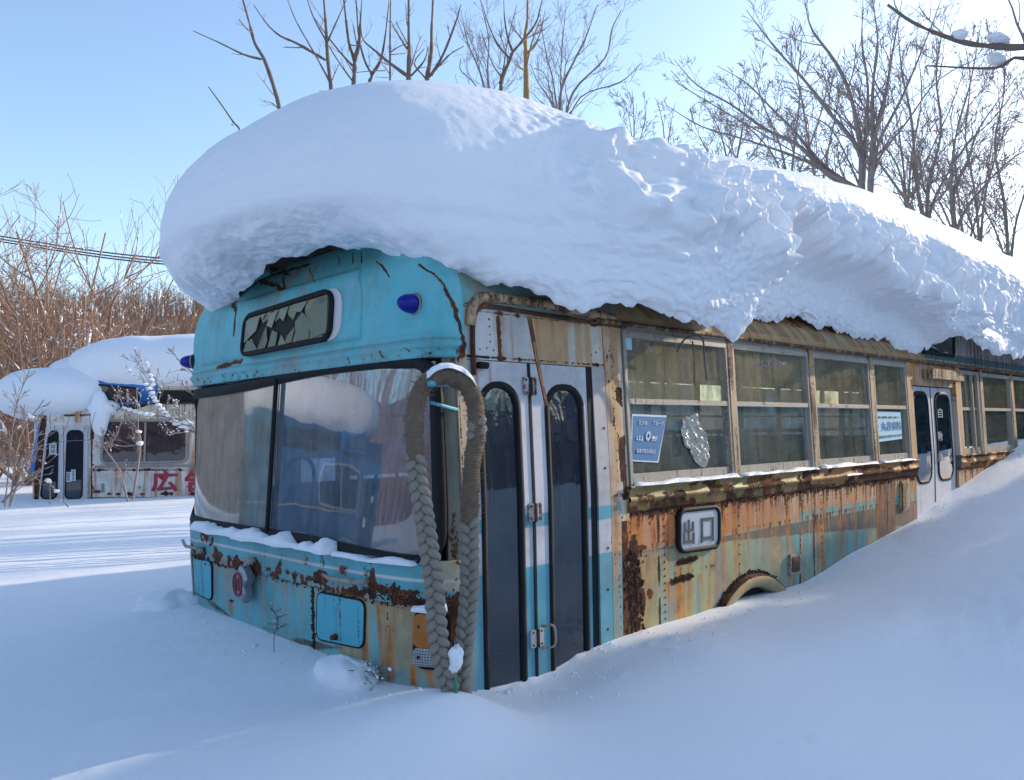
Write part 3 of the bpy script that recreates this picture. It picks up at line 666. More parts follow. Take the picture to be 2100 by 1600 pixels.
# belt moulding below the windows
def paint_belt(a, b):
    n1 = fbm(a*6, b*10, 0, 331, 4); ns = fbm(a*12, b*16, 0, 332, 4)
    col = np.array([.40, .26, .09])[None]*(.45+.85*n1[:, None]); moss = sm(.36, .54, ns)[:, None]*sm(6.2, 4.6, a)[:, None]*.9; col = col*(1-moss)+np.array([.15, .16, .03])*moss
    rust = .50*sm(.46, .60, fbm(a*9, b*20, 0, 333, 4))+.2*sm(.5, .6, fbm(a*3, b*9, 0, 334, 4))+.5*line(b, ZB+.004, .012)+.35*sm(5., 7., a)*sm(.4, .55, n1)
    return col, rust, np.clip(.6*n1+.5*sm(4.8, 6.5, a), 0, 1)
def belt(name, x0, x1):
    prof = [(.825, 0.0), (.822, .034), (.812, .036), (.806, .022), (.766, .020), (.760, .030), (.742, .032), (.736, .020), (.690, .014), (.676, 0.0)]
    a = np.linspace(x0, x1, int((x1-x0)/.012)+2); V = []; Pa = []; Pb = []
    for z, o in prof:
        V.append(S(a, np.full(a.shape, z), np.full(a.shape, o))); Pa.append(a); Pb.append(np.full(a.shape, z))
    me = quads_mesh(name, np.concatenate(V), grid_quads(len(prof), len(a))); set_paint(me, *paint_belt(np.concatenate(Pa), np.concatenate(Pb)))
    return link(name, me, M_paint, bus, True)
belt('belt_moulding', WE[0][0]-.03, Xmid0-.03); belt('belt_moulding', Xmid1+.03, XEND)
# ------------------------------------------------------------------ side windows
M_glass_up = mat_glass('upper_pane_glass', .55, (.30, .30, .25), (.38, .30, .16), (.85, .90, .88), 1.0, .03, .20, 2.6)
M_glass_lo = mat_glass('lower_pane_glass', .32, (.26, .29, .27), (.30, .28, .20), (.80, .88, .90), 1.0, .03, .16, 2.6)
M_glass_dk = mat_glass('blue_reflection_glass', .30, (.020, .045, .085), (.03, .045, .06), (.22, .32, .42), 1.0, .02, .24, 1.8)  # navy film puts the reflected blue of sky and snow into the colour
M_colpost = mat_rusty('window_post_paint', (.42, .31, .17), .55, (.34, .22, .10))
def bar(name, x0, x1, z0, z1, off, th, mat, parent, step=.2): return slab(name, S, x0, x1, z0, z1, off, th, mat, parent, step, None, .25)
def side_window(x0, x1, full=True):
    w = empty('side_window', (x0, D, Z_SILL)); w.parent = bus; w.location = Vector((x0, D, Z_SILL))-bus.location
    f = .024
    bar('window_frame', x0, x0+f, Z_SILL+.012, Z_WTOP, .012, .05, M_alu, w); bar('window_frame', x1-f, x1, Z_SILL+.012, Z_WTOP, .012, .05, M_alu, w)
    bar('window_frame', x0+f, x1-f, Z_WTOP-.035, Z_WTOP, .012, .05, M_alu, w)
    bar('bottom_rail', x0+f, x1-f-.0, Z_SILL+.014, Z_SILL+.075, .000, .03, M_alu, w)
    bar('meeting_rail', x0+f, x1-f, 1.262, 1.292, .008, .035, M_alu, w)
    bar('sash_stile', x1-f-.022, x1-f-.0005, Z_SILL+.0755, 1.2615, -.006, .02, M_alu, w)
    bar('upper_pane', x0+f, x1-f, 1.2925, Z_WTOP-.0355, -.008, .004, M_glass_up, w)
    bar('lower_pane', x0+f, x1-f-.0225, Z_SILL+.0755, 1.2615, -.018, .004, M_glass_lo, w)
    return w
wins = [side_window(*e) for e in WE]
posts = [(WE[i][1]+.001, WE[i+1][0]-.001) for i in range(3)]+[(WE[3][1]+.002, Xmid0-.03)]
for i, (x0, x1) in enumerate(posts): slab('window_post', S, x0, x1, Z_SILL+.012, Z_WTOP+.03, .016, .05, M_colpost if i < 3 else M_paint, bus, .012, (paint_pier if i == 3 else None))
bar('window_head', WE[0][0], WE[3][1], Z_WTOP+.001, Z_WTOP+.03, .004, .05, M_alu, bus)
XR0 = XP(1974, 900); xx = XR0
slab('window_post', S, Xmid1+.03, XR0-.002, Z_SILL+.012, Z_WTOP+.03, .016, .05, M_paint, bus, .02, paint_pier)
XR1 = XP(2014, 900); wr = side_window(XR0, XR1)
x_ = XR1+.09
while x_ < XEND-1.2:
    slab('window_post', S, x_-.088, x_-.002, Z_SILL+.012, Z_WTOP+.03, .016, .05, M_colpost, bus, .2)
    side_window(x_, x_+1.0); x_ += 1.09
# open sash frame standing ajar beyond the middle door
for dx in (.0, .17):
    xa = XR0+.52*(XR1-XR0)+dx
    bar('sliding_sash', xa, xa+.02, Z_SILL+.04, Z_WTOP-.04, .028, .018, M_alu, wr)
# grimy yellow curtains behind the upper panes
M_curt = mat_plain('dirty_curtain', (.25, .22, .10), .9, .4, 0, 6, .3)
# ------------------------------------------------------------------ middle door
M_doorw = mat_rusty('door_white', (.60, .60, .61), .22, (.46, .47, .50))
zt = iS(1920, 795)[1]
slab('door_header', S, Xmid0-.03, Xmid1+.03, zt+.01, 1.685, .0, .04, M_paint, bus, .02, paint_pier)
ds = empty('folding_door', (Xmid0, D, 0)); ds.parent = bus; ds.location = Vector((Xmid0, D, 0))-bus.location
xm = XP(1921, 900)
for x0, x1 in ((Xmid0-.02, xm-.006), (xm+.006, Xmid1+.02)):
    lf = slab('door_leaf', S, x0, x1, -.2, zt, -.03, .03, M_doorw, ds, .2)
    qd = Quad(S, (x0+.10, .62), (x1-.10, .62), (x1-.10, zt-.07), (x0+.10, zt-.07), raw=True)
    qd.ring('gasket', M_rubber, lf, -.018, .03, -.0, .03, .09); qd.plate('pane', M_glass_dk, lf, -.024, .004, 0, .09)
bar('door_seal', xm-.0055, xm+.0055, -.2, zt, -.026, .02, M_rubber, ds)
a_, b_ = iS(1890, 765); c_, d_ = iS(1955, 775)
MB().box((S(a_, b_)+S(c_, d_))/2+np.array([0, -.05, 0]), ((c_-a_)/2, .045, .045)).build('door_motor_cover', mat_rusty('cover_rust', (.5, .36, .2), .6), bus)
# side destination box let into the roof edge
dq = Quad(S, (1884, 716), (1943, 722), (1942, 668), (1881, 660))
qx0 = dq.c[0][0]; qx1 = dq.c[1][0]
def Sflat(a, b, off=0.0):
    a, b, off = np.broadcast_arrays(np.asarray(a, float), np.asarray(b, float), np.asarray(off, float)); return np.stack([a, D+.035+0*a-off, b], -1)
box_side = slab('destination_housing', Sflat, XQ0-.0, XQ1+.03, 1.72, 2.08, .0, .25, mat_rusty('housing_white', (.48, .46, .42), .5), bus, .2)
slab('destination_stripe', Sflat, XQ0-.001, XQ1+.031, 1.735, 1.80, .003, .004, mat_rusty('stripe_teal', (.05, .13, .15), .35), box_side, .1)
dq2 = Quad(Sflat, (qx0, 1.80), (qx1, 1.80), (qx1, 2.03), (qx0, 2.03), raw=True)
dq2.plate('pane', M_glass_dk, box_side, .006, .008, 0, .03); dq2.ring('gasket', M_rubber, box_side, .02, .03, -.002, .03, .03)
# ------------------------------------------------------------------ front of the bus
zv0 = .575                                           # windshield base
def fx(px, py): return iF(px, py)
SE_L = iF(438, 1190)[0]; SE_C = iF(643, 1270)[0]; s_mid = iF(565, 1000)[0]
_s4 = iF(745, 1230)
print('front', 'seamC', SE_C, 'total', SL, 'mid', s_mid)
def paint_front(a, b):
    n1 = fbm(a*4, b*4, 0, 401, 4); ns = fbm(a*32, b*2, 0, 402, 4); ns2 = fbm(a*11, b*1.2, 0, 403, 3)
    col = np.array([.075, .40, .47])[None]*(.86+.30*n1[:, None])
    near = sm(1.35, .45, a)
    w = (near*sm(.25, .50, ns2)*.9*(b < .40)*(1-.8*sm(.12, .04, b)*sm(.45, .6, fbm(a*3, b*3, 0, 404, 2))))[:, None]; col = col*(1-w)+np.array([.36, .40, .24])[None]*w
    leaf = np.zeros(len(a), bool)
    for (p0, p1, pm, hh) in (((590, 1318), (710, 1330), None, .035), ((425, 1232), (480, 1268), None, .022)):
        q0 = iF(*p0); q1 = iF(*p1); t = (a-q1[0])/(q0[0]-q1[0]); zc = q1[1]+(q0[1]-q1[1])*t
        leaf |= (t > 0) & (t < 1) & (np.abs(b-zc) < hh*np.sqrt(np.clip(t*(1-t)*4, 0, 1))*np.clip(t*1.2, 0, 1))
    col = np.where(leaf[:, None], np.array([.012, .05, .065]), col)
    rust = .72*line(a, SE_C, .012)*(b < .40)+.60*line(a, SE_L, .007)*(b < .40)+.55*line(b, .385, .014)*(.5+n1)
    rust = np.maximum(rust, .45*line(a, .10, .1)*sm(.5, .6, n1)*(b < .4))
    rust += .22*sm(.6, .75, ns)
    for (px, w_) in ((748, .016), (795, .02), (810, .008)):
        s0 = iF(px, 1260)[0]; rust = np.maximum(rust, .46*line(a, s0, w_)*sm(.0, .3, b)*(b < .38))
    stain = .95*drips(a, b, .38, .56, .30, 411)*(.40+.60*near)+.5*drips(a, b, .38, .60, .12, 413, 50)+.8*line(a, iF(748, 1260)[0], .03)*(b < .38)+.8*line(a, iF(800, 1260)[0], .04)*(b < .38)
    s0, z0 = iF(880, 1370); stain = stain+.9*(np.abs(a-s0) < .10)*(b < z0)*sm(.45, .6, fbm(a*40, b*3, 0, 412, 3))
    s0, z0 = iF(475, 1232); rust = np.maximum(rust, .6*blob(a, b, s0, z0, .035, .012, 7)); stain = stain+.7*(np.abs(a-s0) < .03)*(b < z0)*(b > z0-.08)
    s0 = iF(398, 1170)[0]; stain = stain+.9*line(a, s0, .05)*(b < .40); rust = np.maximum(rust, .45*line(a, s0+.02, .03)*(b < .40))
    stain = stain+.28*sm(.5, .7, ns2)*near
    return col, rust, np.clip(stain, 0, 1)
slab('front_panel', Fr, .004, SL-.004, -.3, .392, 0, .02, M_paint, bus, .009, paint_front, .008, .004, smooth=True)
def paint_lip(a, b):
    n1 = fbm(a*5, b*5, 0, 421, 4); n2 = fbm(a*26, b*26, 0, 422, 4)
    col = np.array([.075, .37, .44])[None]*(.85+.3*n1[:, None])
    cr = ((a < .16) & (b > .44))[:, None]; col = np.where(cr, np.array([.50, .42, .28]), col)
    st_ = (np.abs(b-(.487-.02*sm(2.0, 2.9, a))) < .007)[:, None]; col = np.where(st_, np.array([.60, .60, .60]), col)
    edge = sm(.50, .37, b)
    rust = .80*edge*sm(.36, .58, n2)+.45*sm(.60, .70, fbm(a*14, b*14, 0, 424, 4))
    rust = np.maximum(rust, .62*blob(a, b, iF(768, 1195)[0], .44, .03, .10, 5)); rust = np.maximum(rust, .60*blob(a, b, iF(850, 1200)[0], .43, .28, .05, 6, .9)*sm(.45, .55, n2)*1.4)
    rust = np.maximum(rust, .62*blob(a, b, iF(430, 1115)[0], .52, .14, .05, 8, .8)*sm(.4, .55, n2)*1.5)
    rust = np.maximum(rust, .60*blob(a, b, iF(665, 1185)[0], .43, .10, .035, 9, .8)); rust = np.maximum(rust, .55*(b > .545)*sm(.45, .6, n2))
    stain = .9*drips(a, b, .55, .42, .1, 423)*sm(1.0, .6, a)+.7*sm(.45, .38, b)*sm(.4, .6, n1)
    return col, rust, np.clip(stain, 0, 1)
slab('front_waistband', Fr, .004, SL-.004, .375, .572, .016, .02, M_paint, bus, .008, paint_lip, .007, .006, smooth=True)
fl = MB(); rs = np.random.default_rng(15)
for i in range(650):
    a_ = rs.uniform(.02, SL-.02); b_ = .378+rs.normal(0, .010); fl.ball(Fr(a_, b_, .012), rs.uniform(.002, .007, 3), 5, 4, i, .9)
for i in range(350):
    a_ = abs(rs.normal(0, .33))+.02; b_ = .385+abs(rs.normal(0, .022)); fl.ball(Fr(a_, b_, .014), rs.uniform(.003, .008, 3), 5, 4, i, .9)
for i in range(200):
    b_ = rs.uniform(.0, .39); fl.ball(Fr(SE_C+rs.normal(0, .007), b_, .0), rs.uniform(.003, .009, 3), 5, 4, i, .9)
fl.build('rust_crust', bpy.data.materials['flaking_rust'], bus)
# hatches
for qd, knob in ((((652, 1310), (748, 1330), (751, 1232), (653, 1213)), (694, 1305)), (((400, 1212), (437, 1232), (436, 1150), (398, 1143)), None)):
    Q = Quad(Fr, *qd); h = Q.plate('hatch', M_teal, bus, .010, .014, -.004, .045, 3, .004); Q.ring('hatch_seal', M_rubber, h, .011, .016, -.003, .004, .045)
    if knob:
        p = iF(*knob); n0 = Fr(*p, .012); n1_ = Fr(*p, .04); MB().tube([n0, n1_], [.016, .013], 14).build('knob', M_rustbar, h, True)
# windshield: opening, gasket, two panes, post
M_wind = mat_glass('windshield_glass', .38, (.20, .26, .33), (.20, .21, .21), (.45, .58, .72), 1.0, .02, .24, 2.3)  # haze film tinted blue to stand in for the pane's blue reflection
zt_w = 1.455
def wz0(a): return zv0-.005-.035*sm(1.2, .25, a)
def FW(a, b, off=0.0):                               # b runs 0..1 from the sill line to the top line of the windshield
    a, b = np.broadcast_arrays(np.asarray(a, float), np.asarray(b, float)); zt_ = zt_w-.025+.055*sm(2.3, .9, a)-.02*sm(.6, .2, a)
    return Fr(a, wz0(a)+(zt_-wz0(a))*b, off)
WQ = Quad(FW, (SL-.10, .03), (.16, .03), (.16, .97), (SL-.10, .97), raw=True)
sp = iF(552, 1085)[0]
M_wind_l = mat_glass('dusty_windshield_glass', .60, (.26, .30, .29), (.21, .22, .18), (.45, .55, .60), 1.0, .04, .46, 1.3)
def half(name, u0, u1, rl, rr_, mw=None):
    """glass half, conforming to the curved front"""
    na, nb = 46, 26; uu_ = np.linspace(u0, u1, na); V = []
    for off in (-.010, -.015):
        for j in range(nb):
            v = j/(nb-1); m = []
            for u in uu_:
                m.append(WQ.P(u, v, off))
            V += m
    n_ = na*nb; q = grid_quads(nb, na); q2 = q[:, ::-1]+n_
    me = quads_mesh(name, np.array(V), np.concatenate([q, q2])); return link(name, me, mw or M_wind, ws, True)
ws = empty('windshield', (X0, YC, 1)); ws.parent = bus; ws.location = Vector((X0, YC, 1))-bus.location
us = (WQ.c[0][0]-sp)/(WQ.c[0][0]-WQ.c[1][0])
half('windshield_pane', .0, us-.002, 0, 0, M_wind_l); half('windshield_pane', us+.002, 1.0, 0, 0)
WQ.ring('gasket', M_rubber, ws, .018, .05, -.026, .034, .13)
# black fillets closing the rounded corners of the opening
pm = spline([WQ.P(us, 0, .012), WQ.P(us+.0, .5, .012), WQ.P(us, 1, .012)], 6)
MB().tube(pm, .013, 8).build('centre_post', M_rubber, ws, True)
# front pillars outside the gasket
def paint_pil(a, b):
    n1 = fbm(a*9, b*3, 0, 431, 4)
    col = np.array([.10, .14, .12])*(.5+n1[:, None]); rust = .42*sm(.45, .6, fbm(a*22, b*8, 0, 432, 4))+.05; return col, rust, .4*n1
slab('front_pillar', Fr, .004, .118, .56, 1.49, -.004, .05, M_paint, bus, .012, paint_pil)
slab('front_pillar', Fr, SL-.09, SL-.004, .56, 1.49, -.004, .05, M_paint, bus, .012, paint_pil)
# visor and roof front
def paint_visor(a, b):
    n1 = fbm(a*3, b*3, 0, 441, 4); ns = fbm(a*24, b*2.5, 0, 442, 4)
    col = np.array([.080, .455, .53])[None]*(.9+.22*n1[:, None]); w = sm(.52, .72, ns)[:, None]*.25*sm(1.7, 2.0, b)[:, None]; col = col*(1-w)+np.array([.20, .36, .30])*w
    gl_ = np.maximum(np.maximum(line(a, .66, .005), line(a, SL-.39, .005))*(b > 1.58)*(b < 1.91), np.maximum(line(b, 1.575, .005), line(b, 1.915, .005))*(a > .66)*(a < SL-.39))*.55
    gl_ = np.maximum(gl_, .55*line(b, 1.53, .006)); col = col*(1-gl_[:, None]*(.6+.6*n1[:, None]))
    rust = np.zeros_like(a)
    def crack(pts, wd, k=.7):
        nonlocal rust
        q = np.array([iF(*p) for p in pts]); dmin = np.full(len(a), 9.)
        aw = a+.012*(fbm(a*30, b*30, 0, 5, 3)-.5)*2; bw = b+.012*(fbm(a*30, b*30, 0, 6, 3)-.5)*2
        for i in range(len(q)-1):
            v = q[i+1]-q[i]; t = np.clip(((aw-q[i][0])*v[0]+(bw-q[i][1])*v[1])/(v@v), 0, 1); dmin = np.minimum(dmin, np.hypot(aw-q[i][0]-v[0]*t, bw-q[i][1]-v[1]*t))
        rust = np.maximum(rust, k*np.exp(-(dmin/wd)**2))
    crack([(868, 548), (895, 572), (912, 600), (925, 625)], .010, .75); crack([(912, 600), (930, 640), (938, 690), (944, 730)], .016, .75); crack([(780, 542), (800, 560), (806, 572)], .010, .8)
    crack([(450, 622), (485, 618), (497, 640), (492, 690)], .018, .75); crack([(500, 602), (560, 572), (640, 548)], .020, .62); crack([(590, 565), (596, 600)], .012, .6); crack([(640, 545), (655, 585)], .010, .6); crack([(478, 608), (520, 575), (560, 560)], .022, .75); crack([(560, 556), (572, 590), (590, 600)], .014, .75); crack([(455, 756), (505, 742)], .018, .8)
    crack([(600, 548), (600, 570)], .010); crack([(728, 525), (729, 545)], .012); crack([(745, 522), (747, 545)], .012); crack([(700, 532), (701, 548)], .008)
    rust = rust+.45*sm(1.515, 1.495, b)*sm(.42, .6, fbm(a*30, b*30, 0, 443, 4))
    stain = np.clip(.9*drips(a, b, 2.02, .48, .16, 444)*(a > 1.1)+.5*sm(1.56, 1.50, b)*n1, 0, 1)*sm(.5, .9, n1+.35)
    # broad stain ridges
    return col, rust, stain
def Vis(a, b, off=0.0):                              # a raised panel round the destination window and a rolled lower edge
    a, b, off = np.broadcast_arrays(np.asarray(a, float), np.asarray(b, float), np.asarray(off, float))
    pan = sm(.62, .70, a)*sm(SL-.35, SL-.43, a)*sm(1.56, 1.60, b)*sm(1.93, 1.89, b)
    lip = .020*np.exp(-((b-1.505)/.016)**2)+.008*np.exp(-((b-1.545)/.012)**2)
    return Fr(a, b, off+.018+.014*pan+lip)
slab('visor', Vis, .004, SL-.004, 1.452, 2.10, .004, .05, M_paint, bus, .010, paint_visor, .010, smooth=True)
# destination window
DQ = Quad(Fr, (516, 729), (693, 694), (697, 604), (524, 656))
DW = Quad(Fr, (511, 735), (712, 695), (714, 592), (517, 652))
M_whitet = mat_plain('white_trim', (.55, .56, .58), .5, .1)
dw = DW.plate('destination_window', M_whitet, bus, .045, .01, .004, .075, 2)
DQ.ring('gasket', M_rubber, dw, .070, .03, -.002, .020, .05)
DQ.plate('destination_blind', mat_rusty('mildewed_blind', (.16, .17, .10), .35, (.26, .26, .16), .8), dw, .0465, .003, -.004, .05, 2)
M_shard = mat_glass('broken_pane_glass', .75, (.26, .28, .20), (.34, .33, .16), (.5, .6, .6), 0, .03, .22, 2.2)
M_hole = M_dark
rs = np.random.default_rng(4)
DQ.plate('opening_shade_plate', M_dark, dw, .0485, .002, -.012, .045, 2)  # solid plate, the shade behind the shards is its near-black colour
M_olive = mat_rusty('yellowed_shard', (.15, .16, .08), .15, (.24, .25, .13), .5); M_pale = mat_glass('frosted_shard', .8, (.19, .22, .22), (.22, .22, .13), (.5, .6, .6), 0, .25, .60, .55)
def shards(name, mat, polys, off):
    V = []; F = []
    for p in polys:
        n_ = len(V); k = len(p); t = rs.uniform(-.003, .004, k)
        V += [DQ.P(min(.985, max(.015, u)), min(.97, max(.03, v)), off+t[i]) for i, (u, v) in enumerate(p)]+[DQ.P(min(.985, max(.015, u)), min(.97, max(.03, v)), off-.003+t[i]) for i, (u, v) in enumerate(p)]
        F += [tuple(range(n_, n_+k)), tuple(range(n_+k, n_+2*k))[::-1]]+[(n_+i, n_+(i+1) % k, n_+k+(i+1) % k, n_+k+i) for i in range(k)]
    return mk(name, V, F, mat, dw)
back = [[(0, 1), (0, .35), (.08, .45), (.13, .75), (.2, 1)], [(.18, 1), (.24, .72), (.30, .82), (.34, 1)], [(.36, 1), (.40, .66), (.46, .78), (.50, 1)], [(.52, 1), (.55, .74), (.60, .60), (.66, .84), (.70, 1)], [(.72, 1), (.74, .60), (.84, .40), (1, .35), (1, 1)], [(.0, 0), (.0, .25), (.10, .38), (.16, .12), (.18, 0)], [(.44, 0), (.47, .30), (.52, .12), (.54, 0)], [(.62, 0), (.66, .42), (.78, .5), (.88, .3), (.94, 0)]]
front = [[(0, .9), (.0, .30), (.16, .56), (.20, .92)], [(.02, .02), (.05, .36), (.15, .22), (.20, .02)], [(.20, .02), (.24, .34), (.30, .58), (.33, .20), (.30, .02)], [(.33, .9), (.29, .62), (.37, .52), (.42, .93)], [(.34, .02), (.37, .46), (.44, .36), (.43, .02)], [(.47, .95), (.45, .74), (.50, .62), (.56, .95)], [(.55, .02), (.56, .22), (.64, .40), (.62, .02)], [(.66, .02), (.64, .52), (.72, .70), (.82, .44), (.80, .02)], [(.84, .02), (.80, .36), (.76, .66), (.86, .96), (.98, .9), (.98, .1)], [(.60, .96), (.63, .78), (.70, .72), (.76, .96)], [(.20, .94), (.23, .80), (.27, .96)]]
shards('yellowed_blind', M_olive, back, .053); shards('shattered_pane', M_pale, front, .060)
# marker lamps
tb = NT('blue_lens'); M_blue = tb.done(tb.bsdf((.001, .004, .22), .3, None, 0, .35))
def marker(px, py):
    p = iF(px, py); c = Fr(*p, 0.0); n_ = Fr(*p, .05)-c; n_ /= np.linalg.norm(n_); n_ = n_+np.array([-.35, 0, -.05]); n_ /= np.linalg.norm(n_)
    m = MB().tube([c-n_*.03, c+n_*.022], [.052, .050], 20).build('marker_lamp', M_rubber, bus, True)
    MB().tube([c+n_*.020, c+n_*.030], [.049, .047], 20).build('bezel', M_alu, m, True)
    ts = np.linspace(0, 1, 10); MB().tube([c+n_*(.028+.085*t) for t in ts], [.043*math.sqrt(max(0.0, 1-t**2.2))+.001 for t in ts], 20).build('lens', M_blue, m, True)
marker(858, 625)
p = (SL-.17, 1.62); c = Fr(*p, 0.0); n_ = np.array([-.72, .69, 0.])
m = MB().tube([c-n_*.03, c+n_*.022], [.052, .050], 20).build('marker_lamp', M_rubber, bus, True)
MB().tube([c+n_*.020, c+n_*.030], [.049, .047], 20).build('bezel', M_alu, m, True)
ts = np.linspace(0, 1, 10); MB().tube([c+n_*(.028+.085*t) for t in ts], [.043*math.sqrt(max(0.0, 1-t**2.2))+.001 for t in ts], 20).build('lens', M_blue, m, True)
# turn lamp
TL = Quad(Fr, (856, 1363), (917, 1366), (917, 1252), (858, 1250))
tl = TL.plate('turn_lamp', M_rubber, bus, .020, .03, .012, .045, 2)
ta = NT('amber_lens'); co = ta.coord(); wv = ta.n('ShaderNodeTexWave', Scale=60, Distortion=1.0); ta.t.links.new(co, wv.inputs[0])
M_amber = ta.done(ta.bsdf(ta.mix(ta.noise(14, 4, .6, co), (.50, .17, .015), (.28, .075, .006)), .25, ta.bump(wv.outputs['Fac'], .15, .003)))
tcm = NT('clear_ribbed_lens'); co = tcm.coord(); ck = tcm.n('ShaderNodeTexBrick', Scale=1.0, Color1=(.30, .32, .36, 1), Color2=(.36, .38, .42, 1), Mortar=(.09, .10, .12, 1))
ck.offset = 0; ck.inputs['Brick Width'].default_value = .012; ck.inputs['Row Height'].default_value = .012; ck.inputs['Mortar Size'].default_value = .0016
mp = tcm.t.nodes.new('ShaderNodeMapping'); mp.inputs['Rotation'].default_value = (math.pi/2, 0, 0); sxyz = tcm.n('ShaderNodeSeparateXYZ'); tcm.t.links.new(co, sxyz.inputs[0]); cxyz = tcm.n('ShaderNodeCombineXYZ'); tcm.t.links.new(sxyz.outputs[1], cxyz.inputs[0]); tcm.t.links.new(sxyz.outputs[2], cxyz.inputs[1]); tcm.t.links.new(cxyz.outputs[0], ck.inputs[0])
M_clear = tcm.done(tcm.bsdf(ck.outputs[0], .2))
def sub(Q, u0, u1, v0, v1):
    f = lambda u, v: Q.c[0]*(1-u)*(1-v)+Q.c[1]*u*(1-v)+Q.c[2]*u*v+Q.c[3]*(1-u)*v
    return Quad(Q.surf, f(u0, v0), f(u1, v0), f(u1, v1), f(u0, v1), raw=True)
sub(TL, .05, .95, .37, .97).plate('amber_lens', M_amber, tl, .050, .03, 0, .03, 3, .006)
sub(TL, .05, .95, .03, .36).plate('clear_lens', M_clear, tl, .046, .03, 0, .022, 3, .004)
for u, v in ((.25, .75), (.25, .2)):
    MB().ball(TL.P(u, v, .054), .007, 8, 6).build('screw', M_rustbar, tl)
# emblem lamp hanging off the waistband
e0 = iF(520, 1195); ec = Fr(*e0, .05)
def FE(u, v, o): return Fr(e0[0]-u, e0[1]+v, .03+o)
hexp = [(-.015, .105), (.035, .09), (.075, .035), (.035, -.01), (.05, -.055), (.01, -.105), (-.055, -.085), (-.082, -.02), (-.06, .05)]
V = [FE(u, v, .0) for u, v in hexp]+[FE(u*.98, v*.98, .04) for u, v in hexp]+[FE(u*.8, v*.8, .052) for u, v in hexp]; n_ = len(hexp)
F = [(i, (i+1) % n_, n_+(i+1) % n_, n_+i) for i in range(n_)]+[(n_+i, n_+(i+1) % n_, 2*n_+(i+1) % n_, 2*n_+i) for i in range(n_)]+[tuple(range(2*n_, 3*n_)), tuple(range(n_))[::-1]]
em = mk('emblem_plate', V, F, mat_plain('cracked_chrome', (.30, .31, .34), .35, .35, .6, 40, .9), bus)
M_red = mat_rusty('faded_red', (.30, .05, .07), .15)
t_ = np.linspace(0, 2*math.pi, 25)
MB().tube([FE(-.02+.047*math.cos(t), .0+.062*math.sin(t), .056) for t in t_], .0065, 6, False).build('emblem_ring', M_red, em, True)
eb = MB()
for u in (-.038, -.005): eb.tube([FE(u, -.035, .056), FE(u, .035, .056)], .006, 6)
eb.tube([FE(-.045, .03, .056), FE(.005, .03, .056)], .006, 6); eb.build('emblem_bars', M_red, em)
b0 = iF(528, 1148); MB().tube([Fr(*b0, .01), Fr(*b0, .055)], .017, 12).tube([Fr(b0[0], b0[1], .045), Fr(b0[0]+.09, b0[1], .05)], .010, 8).tube([Fr(*b0, .045), FE(.01, .10, .03)], .009, 8).build('wiper_spindle', M_alu, bus, True)
# wipers
def P_F(px, py, off): q_ = iF(px, py); return Fr(*q_, off)
MB().tube([P_F(425, 1127, .02), P_F(423, 1127, .06)], .020, 12).tube([P_F(386, 1108, .06), P_F(402, 1118, .065), P_F(425, 1123, .06)], .010, 8).tube([P_F(413, 1130, .06), P_F(413, 1220, .045)], [.008, .006], 6).build('wiper_arm', M_alu, bus, True)
MB().tube([P_F(680, 1175, .05), P_F(700, 1183, .06), P_F(735, 1188, .06), P_F(760, 1192, .05)], [.007, .012, .011, .013], 8).tube([P_F(760, 1190, .0), P_F(760, 1190, .06)], .014, 10).build('wiper_arm', M_alu, bus, True)
q_ = iF(708, 1168); MB().tube([Fr(*q_, .014), Fr(*q_, .019)], .022, 18).build('reflector', mat_rusty('brown_red_disc', (.22, .03, .02), .3), bus)
# side-hung mirror bracket bars (teal)
pA = P3(882, 787, 3.25); pB = P3(918, 788, 3.52); MB().tube([pA, pB], .013, 10).build('mirror_bracket', M_teal, bus, True)
pC = P3(884, 826, 3.28); pD = P3(945, 842, 3.60); MB().tube([pC, pD], .008, 8).build('mirror_bracket', M_teal, bus, True)
pE = P3(905, 790, 3.42); MB().tube([pE, P3(908, 830, 3.42)], .004, 6).build('mirror_bracket', M_cream, bus, True)
# ------------------------------------------------------------------ front folding door
dz0 = -.35; Xa = XP(972, 1100); Xb = XP(1097, 1100); Xc = XP(1102, 1100); Xe = XP(1217, 1100)
def paint_leaf(a, b):
    n1 = fbm(a*6, b*3, 0, 451, 4)
    w = np.array([.56, .565, .60])[None]*(.95+.08*n1[:, None]); t = np.array([.075, .335, .44])[None]*(.9+.15*n1[:, None])
    tz = ((b > .672) & (b < .733)) | (b < .487); col = np.where(tz[:, None], t, w)
    rust = .22*sm(.7, .8, fbm(a*20, b*20, 0, 452, 4)); stain = .0*a
    for px, l in ((980, .12), (1008, .10)):
        s0 = XP(px, 800); stain = stain+.9*line(a, s0, .008)*sm(1.2, 1.35, b)
    return col, rust, stain
fd = empty('folding_door', (Xa, D, 0)); fd.parent = bus; fd.location = Vector((Xa, D, 0))-bus.location
